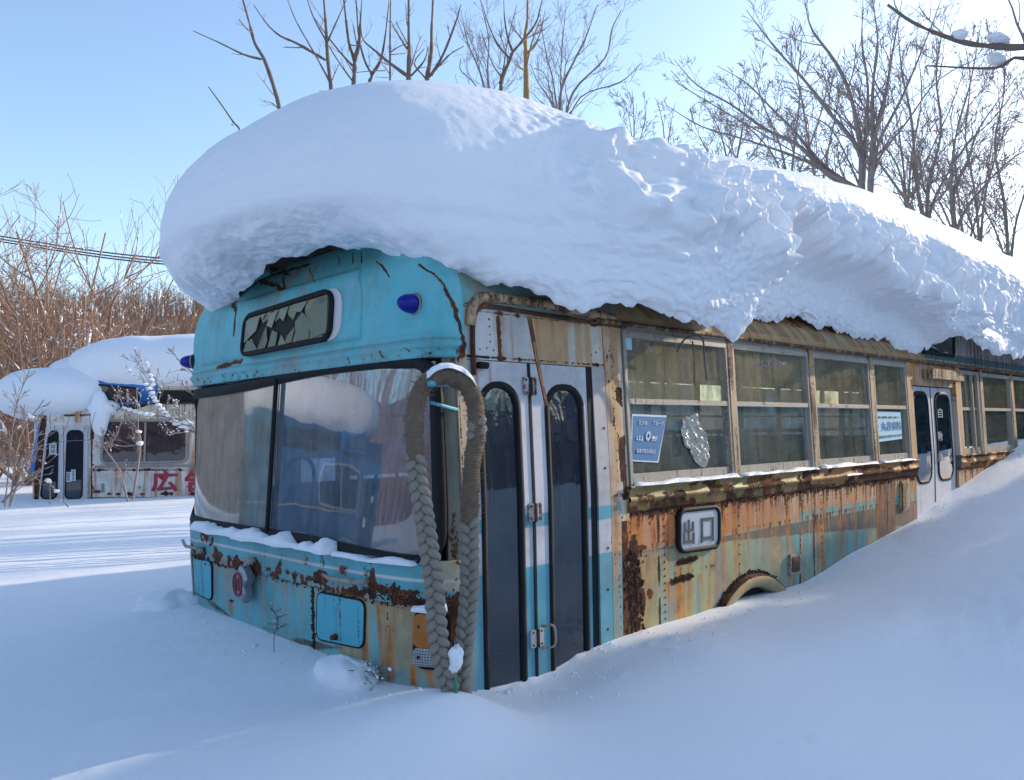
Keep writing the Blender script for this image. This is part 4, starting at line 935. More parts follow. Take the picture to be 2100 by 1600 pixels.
# straight door plane, set slightly back
def SD(a, b, off=0.0):
    a, b, off = np.broadcast_arrays(np.asarray(a, float), np.asarray(b, float), np.asarray(off, float)); return np.stack([a, D+.012+.035*np.clip(b-.81, 0, 1)-off, b], -1)
leafs = []
for (x0, x1, gl) in ((Xa, Xb, ((1000, 1420), (1072, 1418), (1067, 797), (1000, 793))), (Xc, Xe, ((1136, 1400), (1203, 1380), (1200, 800), (1136, 798)))):
    g0 = XP(gl[0][0], 1100); g1 = XP(gl[1][0], 1100); gz1 = inv(SD, gl[3][0]+20, gl[3][1], g0, 1.3)[1]
    r_ = .10
    def msk(am, bm, g0=g0, g1=g1, gz1=gz1, r_=r_):
        dx = np.maximum(0, np.abs(am-(g0+g1)/2)-((g1-g0)/2-r_)); dz = np.maximum(0, bm-(gz1-r_)); return ~((np.hypot(dx, dz) < r_) & (bm > dz0+.1))
    lf = slab('door_leaf', SD, x0, x1, dz0, zh-.004, 0, .03, M_paint, fd, .008, paint_leaf, .008, 0, msk)
    qd = Quad(SD, (g0, dz0+.1), (g1, dz0+.1), (g1, gz1), (g0, gz1), raw=True)
    qd.ring('gasket', M_rubber, lf, .010, .03, -.006, .024, r_); qd.plate('pane', M_glass_dk, lf, -.006, .004, .004, r_, 5); leafs.append((lf, qd))
sx = (Xb+Xc)/2
slab('door_seal', SD, Xb+.0005, Xc-.0005, dz0, zh-.004, .006, .03, M_rubber, fd, .1)
slab('door_seal', SD, Xe+.0005, XP(1228, 1100), dz0, zh-.004, .004, .03, M_rubber, bus, .1)
def paint_jamb(a, b):
    n1 = fbm(a*9, b*3, 0, 461, 4); w = np.array([.42, .43, .45])[None]*(.9+.2*n1[:, None]); t = np.array([.08, .35, .45])[None]*(.9+.15*n1[:, None])
    tz = ((b > .664) & (b < .733)) | (b < .487); col = np.where(tz[:, None], t, w); mid = (b < .664) & (b > .487); col = np.where(mid[:, None], np.array([.56, .56, .58]), col)
    return col, .3*sm(.6, .75, fbm(a*20, b*10, 0, 462, 4))+.5*line(a, X_J, .006)*n1, .3*n1*(b > .75)
slab('door_jamb', S, XP(1228, 1100)+.0005, X_J-.0008, dz0, zh-.002, .003, .05, M_paint, bus, .009, paint_jamb)
slab('door_jamb', S, Xd0-.06, Xa-.001, dz0, 1.66, .004, .05, M_paint, bus, .009, lambda a, b: (lambda n1, tz: (np.where(tz[:, None], np.array([.10, .36, .40]), np.array([.52, .44, .32]))*(.8+.3*n1[:, None]), .35*sm(.55, .7, n1)+.5*line(a, Xd0-.05, .012), .5*n1))(fbm(a*9, b*5, 0, 471, 4), ((b > .672) & (b < .735)) | (b < .487)))
for px, py in ((1238, 878), (1240, 960), (1246, 1124), (1246, 1209), (1246, 1290)):
    q_ = iS(px, py); MB().ball(S(*q_, .004), (.007, .004, .007), 8, 6).build('screw', M_rustbar, bus)
# hinges across the fold
for py in (793, 1050, 1308):
    z_ = inv(SD, 1100, py, sx, 1.0)[1]; h = empty('hinge', (sx, D, z_)); h.parent = fd; h.location = Vector((sx, D, z_))-Vector(fd.location)-Vector(bus.location)
    M_h = M_white if py > 1200 else mat_rusty('hinge_rust', (.5, .47, .45), .55)
    for sgn in (-1, 1):
        Quad(SD, (sx+sgn*.025-.018, z_-.042), (sx+sgn*.025+.018, z_-.042), (sx+sgn*.025+.018, z_+.042), (sx+sgn*.025-.018, z_+.042), raw=True).plate('hinge_leaf', M_h, h, .011, .010, 0, .008, 1)
        for dz in (-.03, .03): MB().ball(SD(sx+sgn*.028, z_+dz, .012), (.006, .003, .006), 8, 6).build('screw', M_rustbar, h)
    MB().tube([SD(sx, z_-.042, .014), SD(sx, z_+.042, .014)], .009, 8).build('hinge_pin', M_rustbar, h, True)
zh3 = inv(SD, 1100, 1308, sx, .3)[1]
MB().tube(spline([SD(sx+.02, zh3+.055, .02), SD(sx+.07, zh3+.05, .05), SD(sx+.075, zh3-.04, .05), SD(sx+.02, zh3-.05, .02)], 6), .006, 8).build('pull_handle', M_alu, fd, True)
q_ = inv(SD, 986, 750, Xa, 1.4); MB().tube([SD(q_[0]-.03, q_[1], .018), SD(q_[0]+.022, q_[1], .018)], .016, 12).build('door_button', M_rubber, fd, True)
# loose rusted strip dangling from the gutter over the door
st = [P3(1085, 650, 3.62), P3(1098, 720, 3.60), P3(1110, 780, 3.60), P3(1121, 832, 3.60)]
sb = MB()
for i in range(3):
    c = (st[i]+st[i+1])/2; ax = st[i+1]-st[i]; L = np.linalg.norm(ax); ax /= L; n_ = np.array([0, -1., 0]); n_ -= ax*(n_@ax); n_ /= np.linalg.norm(n_); s_ = np.cross(ax, n_)
    sb.box(c, (L/2*1.01, .003+.0003*i, .011-.001*i), (ax, n_, s_))
strip = sb.build('loose_trim_strip', M_rustbar, bus)
# ------------------------------------------------------------------ exit sign, lamp, vent
EX = Quad(S, (1390, 1128), (1468, 1117), (1468, 1042), (1390, 1050))
tx = NT('milky_plastic'); M_milk = tx.done(tx.bsdf(tx.mix(tx.noise(5, 4, .6, tx.coord()), (.50, .52, .52), (.42, .45, .50)), .25, None, 0, .5))
ex = EX.plate('exit_sign', M_rubber, bus, .012, .014, .020, .05, 2)
EX.ring('gasket', M_rubber, ex, .028, .03, -.004, .022, .045); EX.plate('sign_face', M_milk, ex, .016, .004, -.002, .045, 3, .004)
M_ink = mat_plain('faded_black_ink', (.05, .055, .065), .6, .3)
for ch, u0, u1, v0, v1 in (('出', .06, .34, .12, .78), ('口', .52, .86, .12, .78)):
    text_on('lettering', ch, (lambda u, v, h, u0=u0, u1=u1, v0=v0, v1=v1: EX.P(u0+(u1-u0)*u, v0+(v1-v0)*v, .0215)+np.stack([0*h, -.003*h, 0*h], -1)), M_ink, ex, .012)
LQ = Quad(S, (1616, 1178), (1637, 1174), (1637, 1136), (1616, 1139))
sl_ = LQ.plate('side_marker_lamp', M_alu, bus, .020, .03, .004, .012, 2)
sub(LQ, .12, .88, .1, .9).plate('lens', mat_rusty('brown_lens', (.10, .03, .025), .3), sl_, .024, .01, 0, .01, 2, .004)
VQ = Quad(S, (1845, 1048), (1862, 1040), (1860, 985), (1843, 990))
vg = VQ.plate('vent_grille', M_cream, bus, .014, .02, .01, .05, 2)
for k in range(13):
    v = .06+.88*k/12; MB().tube([VQ.P(.12, v, .02), VQ.P(.88, v, .02)], .006, 5).build('louvre', M_cream, vg)
# snow lying along the window sills
def snow_strip(name, pts, w, h, label, seed=0, grp=None, nrm=(0, -1, 0), parent=None, mat=None):
    pts = spline(pts, 30); n_ = len(pts); m = 10; V = []; nrm = np.array(nrm, float)
    T = np.gradient(pts, axis=0); T /= np.linalg.norm(T, axis=1)[:, None]
    k = np.arange(n_)*1.0
    q0_ = np.r_[0, np.cumsum(np.linalg.norm(np.diff(pts, axis=0), axis=1))]/max(w*1.3, .13); wn_ = w*(.25+1.4*fbm(q0_*1.1, 0*k, 0, seed, 4)); hn = h*(.1+1.8*fbm(q0_*.9, 0*k, 0, seed+9, 4))
    ends = np.minimum(1, np.minimum(k, n_-1-k)/4.0)**.5
    for i in range(n_):
        o = np.cross(T[i], [0, 0, 1.]); o /= np.linalg.norm(o); o = o if o@nrm > 0 else -o
        for j in range(m):
            t = math.pi*j/(m-1); jj = 1+.22*(float(fbm(q0_[i]*2.1, j*.9, 0, seed+3, 3))-.5)*2
            V.append(pts[i]+o*(-math.cos(t)*wn_[i]*.5*ends[i]*jj+w*.2)+np.array([0, 0, 1.])*math.sin(t)**.8*hn[i]*ends[i]*jj)
    me = quads_mesh(name, np.array(V), np.concatenate([grid_quads(n_, m), np.array([[i*m, i*m+m-1, (i+1)*m+m-1, (i+1)*m] for i in range(n_-1)])]))
    o_ = link(name, me, mat or M_snow, parent, True)
    if label: tag(o_, label, 'snow', grp)
    return o_
sn = ['thin line of snow on the sill of the first window behind the front door', 'thin line of snow on the sill of the second window, beside the round-cornered exit sign', 'thin line of snow on the sill of the third window', 'thin line of snow on the sill of the window with the white hospital notice']
for i, (x0, x1) in enumerate(WE):
    snow_strip('sill_snow', [S(x, Z_SILL+.012, .012) for x in np.linspace(x0+.01, x1-.004, 7)], .060, .018, sn[i], i*5, 'snow lines on the window sills')
a0 = XP(1722, 970); snow_strip('belt_snow', [S(x, .752, .040) for x in np.linspace(a0, a0+.28, 4)], .03, .010, 'tiny patch of snow on the belt moulding below the third window', 3)
# snow on the windscreen ledge
led = []
for px, py in ((412, 1092), (450, 1098), (500, 1100), (550, 1108), (600, 1117), (650, 1128), (700, 1140)): q_ = iF(px, py); led.append(Fr(q_[0], .560, .018))
snow_strip('ledge_snow', led, .10, .050, 'ragged bank of snow on the ledge under the windshield', 31, None, (-1, 0, 0))
led = []
for px, py in ((695, 1140), (730, 1152), (780, 1160), (820, 1165), (862, 1158)): q_ = iF(px, py); led.append(Fr(q_[0], .553, .022))
snow_strip('ledge_snow', led, .05, .022, 'thin curl of snow on the black windshield rubber near the rope', 37, None, (-1, 0, 0))
led = []
for px, py in ((415, 1102), (500, 1115), (600, 1132), (680, 1150)): q_ = iF(px, py); led.append(Fr(q_[0], .556, .012))
# snow cap on the turn lamp
tlp = [TL.P(u, 1.02, .035) for u in (.0, .35, .65, 1.0)]
snow_strip('lamp_snow', tlp, .07, .045, 'small white cap of snow on top of the amber turn lamp', 41, None, (-1, 0, 0))
# drift lump at the bumper
def lump(name, c, r, label, seed=0, rough=.3, mat=None, flat=.0, fr=6):
    nu, nv = 40, 20; u, v = np.meshgrid(np.linspace(0, 2*math.pi, nu), np.linspace(-math.pi/2, math.pi/2, nv))
    d = np.stack([np.cos(v)*np.cos(u), np.cos(v)*np.sin(u), np.sin(v)], -1); r = np.array(r, float)
    k = 1+rough*(fbm(d[..., 0]*2+seed, d[..., 1]*2, d[..., 2]*2, seed, 3)-.5)*2+.25*rough*(fbm(d[..., 0]*fr+seed, d[..., 1]*fr, d[..., 2]*fr, seed+2, 3)-.5)*2
    P = np.array(c)+d*r*k[..., None]; me = quads_mesh(name, P.reshape(-1, 3), grid_quads(nv, nu)); o = link(name, me, mat or M_snow, None, True)
    if label: tag(o, label, 'snow')
    return o
q_ = iF(735, 1368); c = Fr(*q_, .06); lump('bumper_snow', c+np.array([-.02, 0, -.02]), (.12, .21, .085), 'rounded lump of snow on the bumper below the central hatch', 3, .25)
q_ = iF(398, 1228); c = Fr(*q_, .02); lump('corner_drift', c+np.array([-.10, .05, -.05]), (.22, .22, .12), 'small pointed drift of snow against the far front corner', 6, .3)
# dead weed in front of the panel
w0 = P3(562, 1308, 4.02); wd = empty('dead_weed', tuple(w0), 'single dry weed stalk with snowy seed head before the front panel', 'weed')
mb = MB(); stem = spline([w0-[0, 0, .25], w0, P3(570, 1285, 4.02), P3(566, 1262, 4.02), P3(556, 1248, 4.0)], 5); mb.tube(stem, .002, 5)
rs = np.random.default_rng(8); hd = MB()
for i in range(26):
    b_ = stem[rs.integers(7, len(stem))]; e_ = b_+np.array([rs.normal(0, .03), rs.normal(0, .03), rs.uniform(0, .035)]); mb.tube([b_, e_], .0012, 4)
    if i % 2: hd.ball(e_, rs.uniform(.004, .008), 6, 4, i, .6)
wob = mb.build('stem', mat_plain('dry_weed', (.10, .08, .06), .9), wd); tag(hd.build('seed_heads', mat_plain('snowy_seeds', (.5, .48, .46), .8), wd), None, None, None, 'stuff')
# green sprigs beside the bumper lump
q_ = iF(785, 1375); c = Fr(*q_, .03); sp_ = empty('evergreen_sprig', tuple(c), 'small green sprig poking out beside the bumper snow', 'plant'); mb = MB(); hd = MB()
for i in range(60):
    e_ = c+np.array([rs.normal(-.03, .03), rs.normal(0, .045), rs.uniform(-.05, .045)]); f_ = e_+np.array([rs.normal(0, .012), rs.normal(0, .02), rs.uniform(-.015, .02)]); mb.tube([e_, f_], .0022, 4)
    if i % 3 == 0: hd.ball(f_, rs.uniform(.004, .009), 6, 4, i, .5)
tag(mb.build('stems', mat_plain('dull_green', (.05, .16, .12), .8), sp_), None, None, None, 'stuff'); tag(hd.build('clinging_snow', M_snow, sp_), None, None, None, 'stuff')
# ------------------------------------------------------------------ rope
rp = []
for px, py, d_ in ((932, 1520, 3.14), (936, 1460, 3.13), (920, 1405, 3.12), (905, 1350, 3.12), (895, 1270, 3.13), (889, 1190, 3.15), (877, 1110, 3.17), (867, 1040, 3.20), (856, 970, 3.22), (850, 900, 3.24), (853, 835, 3.27), (870, 790, 3.30), (905, 772, 3.34), (945, 780, 3.37),
                    (970, 815, 3.38), (978, 880, 3.36), (968, 960, 3.34), (964, 1040, 3.32), (963, 1110, 3.29), (963, 1180, 3.27), (960, 1250, 3.24), (952, 1320, 3.20), (946, 1375, 3.17), (946, 1425, 3.15), (946, 1520, 3.14)):
    rp.append(P3(px, py, d_))
rp = spline(rp, 14); seg = np.r_[0, np.cumsum(np.linalg.norm(np.diff(rp, axis=0), axis=1))]
def at(sv): return np.stack([np.interp(sv, seg, rp[:, k]) for k in range(3)], -1)
RL = seg[-1]; rope = empty('mooring_rope', tuple(at(np.array([RL*.5]))[0]), 'thick grey braided mooring rope looped over the mirror bracket at the front corner', 'rope')
tr = NT('rope_fibre'); co = tr.coord(); n0 = tr.noise(180, 5, .7, co); n1_ = tr.noise(9, 3, .5, co)
M_rope = tr.done(tr.bsdf(tr.mix(n1_, tr.mix(n0, (.13, .115, .095), (.34, .31, .265)), tr.mix(n0, (.17, .145, .115), (.39, .35, .30))), .95, tr.bump(n0, .8, .006)))
tr = NT('coir_wrapping'); co = tr.coord(); n0 = tr.noise(130, 5, .7, co); n1_ = tr.noise(14, 4, .6, co)
M_coir = tr.done(tr.bsdf(tr.mix(n1_, tr.mix(n0, (.06, .04, .028), (.23, .155, .10)), tr.mix(n0, (.11, .08, .055), (.31, .24, .17))), .95, tr.bump(n0, 1.0, .008)))
def frame(sv):
    P = at(sv); T = at(sv+.01)-at(sv-.01); T /= np.linalg.norm(T, axis=1)[:, None]
    side = np.cross(T, Fv[None]+0*T); side /= np.linalg.norm(side, axis=1)[:, None]; out = np.cross(side, T); return P, side, out
def braid(s0, s1, name, R=.041):
    sv = np.linspace(s0, s1, int((s1-s0)/.006)); P, sd, ot = frame(sv); lam = .125
    mb = MB()
    for k in range(6):
        ph = 2*math.pi*(k % 3)/3+(.5*2*math.pi/3 if k >= 3 else 0); th_ = 2*math.pi*sv/lam+ph; sgn = 1 if k < 3 else -1
        lat = R*.60*np.sin(th_*1.0)*sgn; dep = R*.42*np.sin(2*th_)+(R*.15*sgn)
        pts = P+sd*lat[:, None]+ot*dep[:, None]; mb.tube(pts, R*.42, 7)
    return mb.build(name, M_rope, rope, True)
i_l = 8/22.*1.0
s_wrapL = np.interp(np.where(True, 0, 0), [0], [0])
def s_of(px, py, lo, hi):
    cand = np.linspace(lo, hi, 400); x, y = proj(at(cand)); return cand[np.argmin(np.hypot(x-px, y-py))]
sL = s_of(852, 945, 0, RL*.5); sR = s_of(964, 1075, RL*.5, RL)
braid(0, sL+.02, 'braided_strands'); braid(sR-.02, RL, 'braided_strands'); braid(s_of(980, 860, RL*.5, RL), s_of(975, 900, RL*.5, RL), 'braided_strands', .042)
# coir-wound upper part: fuzzy wound tube
sv = np.linspace(sL, sR, 520); P, sd, ot = frame(sv); nn = 22; V = []
ang = np.linspace(0, 2*math.pi, nn, endpoint=False)
SS, AA = np.meshgrid(sv, ang, indexing='ij')
rad = .036*(1+.035*np.sin(SS*2*math.pi/.013+AA*2+3*fbm(SS*20, AA*0, 0, 3, 2))+.42*(fbm(SS*55, np.cos(AA)*1.5, np.sin(AA)*1.5, 9, 3)-.5)+.18*(fbm(SS*12, np.cos(AA), np.sin(AA), 19, 2)-.5))
P_ = P[:, None]+sd[:, None]*(np.cos(AA)*rad)[..., None]+ot[:, None]*(np.sin(AA)*rad)[..., None]
me = quads_mesh('coir_wrapping', P_.reshape(-1, 3), grid_quads(len(sv), nn, wrap=True)); link('coir_wrapping', me, M_coir, rope, True)
mb = MB(); rs = np.random.default_rng(21)
for i in range(900):
    s_ = rs.uniform(sL, sR); k = int((s_-sL)/(sR-sL)*519); t = rs.uniform(0, 2*math.pi); b_ = P[k]+(sd[k]*math.cos(t)+ot[k]*math.sin(t))*.036; e_ = b_+(sd[k]*math.cos(t)+ot[k]*math.sin(t))*rs.uniform(.004, .012)+rs.normal(0, .008, 3); mb.tube([b_, e_], .0009, 3, False)
mb.build('loose_fibres', M_coir, rope)
pts = [P3(px, py, 3.30+.0008*(px-880)) for px, py in ((872, 778), (890, 763), (915, 756), (940, 762), (962, 778), (974, 795))]
snow_strip('rope_snow', pts, .045, .020, 'thin dusting of snow on the top bend of the rope', 51, None, tuple(-Fv))
lump('rope_foot_snow', P3(934, 1352, 3.10), (.030, .030, .055), 'clot of snow caught between the two strands at the rope foot', 61, .5, None, 0, 9)
MB().tube([P3(934, 1390, 3.09), P3(936, 1425, 3.08)], .006, 6).build('green_twine', mat_plain('green_twine', (.02, .25, .12), .8), rope)
# ------------------------------------------------------------------ inside the bus
M_int = mat_plain('interior_lining', (.16, .17, .17), .8, .3); M_seat = mat_plain('seat_cloth', (.035, .06, .10), .9, .4); M_floor = mat_plain('interior_floor', (.05, .045, .04), .9); M_steel = mat_plain('handrail_steel', (.70, .68, .60), .4, .1, 0)
MB().box(((X0+XEND)/2+.2, YC, -.12), ((XEND-X0)/2-.3, HW-.06, .03)).build('floor', M_floor, bus)
cl = []; 
far = YC+HW-.03
MB().box(((XS+XEND)/2, far, .30), ((XEND-XS)/2-.1, .02, .48)).box(((XS+XEND)/2, far-.02, 1.70), ((XEND-XS)/2-.1, .02, .06)).build('far_side_wall', M_int, bus)
mb = MB(); x_ = XS+.05
while x_ < XEND: mb.box((x_, far-.01, 1.22), (.035, .025, .44)); x_ += .95
mb.build('far_side_pillars', M_int, bus)
tf = NT('frosted_far_glass'); M_frost = tf.done(tf.n('ShaderNodeBsdfTranslucent', Color=tf.ramp(tf.noise(3, 5, .6, tf.coord()), [(.35, (.25, .28, .27)), (.65, (.72, .76, .78))])).outputs[0])
for k_ in range(11):
    if k_ in (2, 6, 9): continue
    xk = XS+.05+.95*k_; MB().box((xk+.475, far, 1.03 if k_ % 3 else 1.44), (.435, .004, .22 if k_ % 3 else .18)).build('far_window_pane', M_frost, bus)
    MB().box((xk+.475, far, 1.46), (.435, .004, .17)).build('far_window_pane', M_frost, bus) if k_ % 3 else None
mb = MB(); mb.box(((XS+XEND)/2, far-.01, 1.27), ((XEND-XS)/2-.1, .012, .012)); mb.build('far_window_rail', M_alu, bus)
MB().box(((XS+XEND)/2+.1, YC, 1.90), ((XEND-XS)/2-.2, HW-.25, .015)).build('ceiling', M_int, bus)
MB().box((XEND-.05, YC, .9), (.03, HW-.05, .98)).build('rear_wall', M_int, bus)
MB().box((X0+.26, YC+.1, .48), (.16, HW-.28, .06)).build('dashboard', mat_plain('dash', (.045, .05, .055), .8), bus)
t_ = np.linspace(0, 2*math.pi, 30); MB().tube([(X0+.55+.06*math.sin(t), YC+.75+.23*math.cos(t), .78+.20*math.sin(t)) for t in t_], .013, 8, False).build('steering_wheel', M_rubber, bus, True)
def seat(x, y):
    s_ = empty('seat', (x, y, -.08)); s_.parent = bus; s_.location = Vector((x, y, -.08))-bus.location
    MB().box((x, y, .38), (.21, .40, .06)).build('seat_cushion', M_seat, s_)
    V, F = [], []
    m = MB(); m.box((x+.20, y, .72), (.05, .40, .32)); m.build('seat_back', M_seat, s_)
    MB().tube([(x+.24, y-.36, 1.03), (x+.24, y-.36, 1.10), (x+.24, y+.36, 1.10), (x+.24, y+.36, 1.03)], .014, 8).build('grab_rail', M_steel, s_, True)
x_ = XS+1.5
while x_ < 9.5:
    if not (Xmid0-.4 < x_ < Xmid1+.3): seat(x_, D+.50)
    seat(x_, far-.50); x_ += .82
for (x, y) in ((XS+1.05, D+.40), (XS+1.0, far-.9), (Xmid0-.2, D+.5), (Xmid1+.2, D+.5), (5.1, D+.95)):
    MB().tube([(x, y, -.1), (x, y, 1.88)], .016, 8).build('hand_pole', M_steel, bus, True)
MB().tube([(XS+.9, D+.62, 1.62), (9, D+.62, 1.62)], .015, 8).build('hand_rail', M_steel, bus, True)
MB().tube([(XS+.9, far-.6, 1.62), (9, far-.6, 1.62)], .015, 8).build('hand_rail', M_steel, bus, True)
def grey_rail(pts, r=.012): MB().tube([np.array(p) for p in pts], r, 8).build('door_guard_rail', M_alu, bus, True)
def in_door(px, py, dy=.25): 
    d_ = ray(px, py); t = (D+dy)/d_[1]; return CP+d_*t
grey_rail([in_door(1155, 1128), in_door(1188, 1225), in_door(1188, 1340)], .008); grey_rail([in_door(1142, 1298), in_door(1188, 1285)], .010); grey_rail([in_door(1145, 1300), in_door(1145, 1385)], .010); grey_rail([in_door(1173, 1292), in_door(1173, 1375)], .010)
# papers in the windows
w1 = Quad(S, (1300, 943), (1352, 946), (1370, 856), (1302, 853))
def paper(name, Q, mat, off, parent=None): return Q.plate(name, mat, parent, off, .002, 0, .004, 1)
M_bluep = mat_plain('faded_blue_paper', (.025, .15, .34), .7, .2, 0, 30, .1); M_whitep = mat_plain('white_paper', (.60, .66, .68), .8, .08, 0, 30, .1); M_palep = mat_plain('pale_blue_paper', (.38, .60, .68), .8, .1, 0, 8, .1)
OFFP = -.012
def poster_txt(Q, txt, u0, u1, v0, v1, mat, par, bold=.0, flip=False, off=OFFP+.0022):
    text_on('lettering', txt, lambda u, v, h: Q.P(u0+(u1-u0)*u, v0+(v1-v0)*v, off)+np.stack([0*h, -.0015*h, 0*h], -1), mat, par, bold, flip)
pw = Quad(S, (1298, 946), (1354, 949), (1371, 852), (1300, 849)); pp = paper('poster', pw, M_whitep, OFFP-.001, None); tag(pp, 'tilted blue poster with white lettering in the first side window', 'poster')
pb = w1.plate('poster_print', M_bluep, pp, OFFP, .001, 0, .004, 1)
M_wt = mat_plain('white_print', (.62, .66, .66), .7, .1)
poster_txt(w1, 'えひめ', .16, .42, .80, .90, M_wt, pp, .01); poster_txt(w1, 'フルーツ', .60, .93, .80, .90, M_wt, pp, .01)
poster_txt(w1, '山', .12, .32, .44, .56, M_wt, pp, .02); poster_txt(w1, '勲', .62, .84, .44, .56, M_wt, pp, .02); poster_txt(w1, '◎', .42, .58, .45, .66, M_wt, pp, .01)
poster_txt(w1, '産業学園出荷組合', .14, .84, .16, .26, M_wt, pp, .0)
w4 = Quad(S, (1796, 908), (1853, 900), (1850, 845), (1792, 843)); p4_ = paper('notice', w4, M_palep, OFFP, None); tag(p4_, 'pale notice with blue lettering in the fourth side window', 'notice')
M_bt = mat_plain('blue_print', (.02, .16, .40), .7, .1); M_gt = mat_plain('grey_print', (.06, .10, .14), .7, .1)
poster_txt(w4, '丸谷病院', .26, .99, .34, .66, M_bt, p4_, .02); poster_txt(w4, '+', .06, .17, .40, .62, M_bt, p4_, .03)
poster_txt(w4, '内科・外科・整形外科・皮膚科・人間ドック', .04, .92, .76, .84, M_gt, p4_); poster_txt(w4, '旭川市4条15丁目右3号 TEL 25-5157', .12, .98, .10, .20, M_gt, p4_)
w2 = Quad(S, (1553, 752), (1602, 752), (1602, 738), (1553, 738)); poster_txt(w2, 'ございましたら', 0, 1, 0, 1, mat_plain('navy_print', (.03, .06, .18), .7), bus, .01, True, -.006)
wp = Quad(S, (1280, 715), (1298, 718), (1297, 690), (1280, 686)); o_ = paper('note', wp, M_palep, -.006, None); tag(o_, 'small blank pale note in the top corner of the first side window', 'note')
# crumpled clear plastic hanging in the first window
pc = iS(1428, 895); nu, nv = 50, 50; u, v = np.meshgrid(np.linspace(-1, 1, nu), np.linspace(-1, 1, nv)); r_ = np.maximum(np.abs(u), np.abs(v)); k = np.sqrt(u*u+v*v)+1e-6
uu_ = u*r_/k; vv_ = v*r_/k; rimr = 1+.25*(fbm(uu_*2, vv_*2, 0, 3, 3)-.5)*2
def folds(f, s): return np.abs(fbm(uu_*f, vv_*f, 0, s, 3)-.5)
Pp = S(pc[0]+uu_*.12*rimr+vv_*-.06, pc[1]-.015+vv_*.15*rimr, -.008+.06*(folds(3.5, 5))+.02*(folds(9, 6)))
me = quads_mesh('plastic_sheet', Pp.reshape(-1, 3), grid_quads(nv, nu)); tp = NT('clear_plastic')
trn = tp.n('ShaderNodeBsdfTransparent').outputs[0]; gls = tp.n('ShaderNodeBsdfPrincipled', Roughness=.28); gls.inputs['Base Color'].default_value = (.50, .48, .42, 1); mxs = tp.n('ShaderNodeMixShader', Fac=.85); tp.t.links.new(trn, mxs.inputs[1]); tp.t.links.new(gls.outputs[0], mxs.inputs[2])
o_ = link('plastic_sheet', me, tp.done(mxs.outputs[0]), None, False); tag(o_, 'crumpled clear plastic sheet hanging in the first side window', 'plastic sheet')
sol = o_.modifiers.new('thickness', 'SOLIDIFY'); sol.thickness = .0015
# a cable drooping over the first window
cb = MB().tube(spline([P3(1388, 722, 4.62), P3(1405, 695, 4.62), P3(1430, 688, 4.6), P3(1442, 700, 4.6), P3(1445, 740, 4.62), P3(1450, 780, 4.63)], 6), .006, 6).tube(spline([P3(1420, 700, 4.6), P3(1424, 740, 4.62), P3(1424, 790, 4.63)], 5), .005, 6).build('cable', mat_plain('old_cable', (.10, .10, .08), .8), None, True)
tag(cb, 'loose drooping cable over the first side window', 'cable')
# door lettering
dl, qd = leafs[1]; M_faint = mat_plain('worn_white_letters', (.16, .22, .30), .8)
def dtext(ch, px0, px1, py0, py1):
    p0 = inv(SD, px0, py1, 3, .8); p1 = inv(SD, px1, py0, 3, .8)
    text_on('lettering', ch, lambda u, v, h: SD(p0[0]+(p1[0]-p0[0])*u, p0[1]+(p1[1]-p0[1])*v, 0*h-.0055+.001*h), M_faint, dl, .0)
dtext('自', 1150, 1182, 872, 910); dtext('動', 1148, 1184, 955, 1005); dtext('扉', 1153, 1182, 1040, 1085)
M_wl = mat_plain('white_letters', (.22, .26, .30), .8)
lf2 = [c for c in ds.children if c.name.startswith('door_leaf')][1]
for ch, py in (('自', 845), ('動', 893), ('扉', 935)):
    p0 = inv(S, 1929, py+12, 7, 1); p1 = inv(S, 1937, py-8, 7, 1)
    text_on('lettering', ch, lambda u, v, h: S(p0[0]+(p1[0]-p0[0])*u, p0[1]+(p1[1]-p0[1])*v, 0*h-.022+.002*h), M_wl, lf2, .01)

# crumbs of snow fallen along the foot of the bus
cr = MB(); rs = np.random.default_rng(77)
for i in range(220):
    k = rs.integers(0, len(CT)-1); t = rs.random(); p = CT[k]*(1-t)+CT[k+1]*t
    out_ = np.array([-1., -.1, 0]) if k < 7 else np.array([0, -1., 0])
    p = p+out_*abs(rs.normal(0, .22))+np.array([rs.normal(0, .03), rs.normal(0, .03), 0]); p[2] = float(ground_h(p[0], p[1])); r_ = rs.uniform(.003, .008)*(1.8 if rs.random() < .08 else 1)
    cr.ball(p+[0, 0, r_*.3], (r_, r_*rs.uniform(.7, 1.1), r_*.7), 6, 4, i, .7)
o_ = cr.build('snow_crumbs', M_snow, None, True); tag(o_, 'tiny crumbs of snow scattered along the foot of the turquoise bus', 'snow', None, 'stuff')
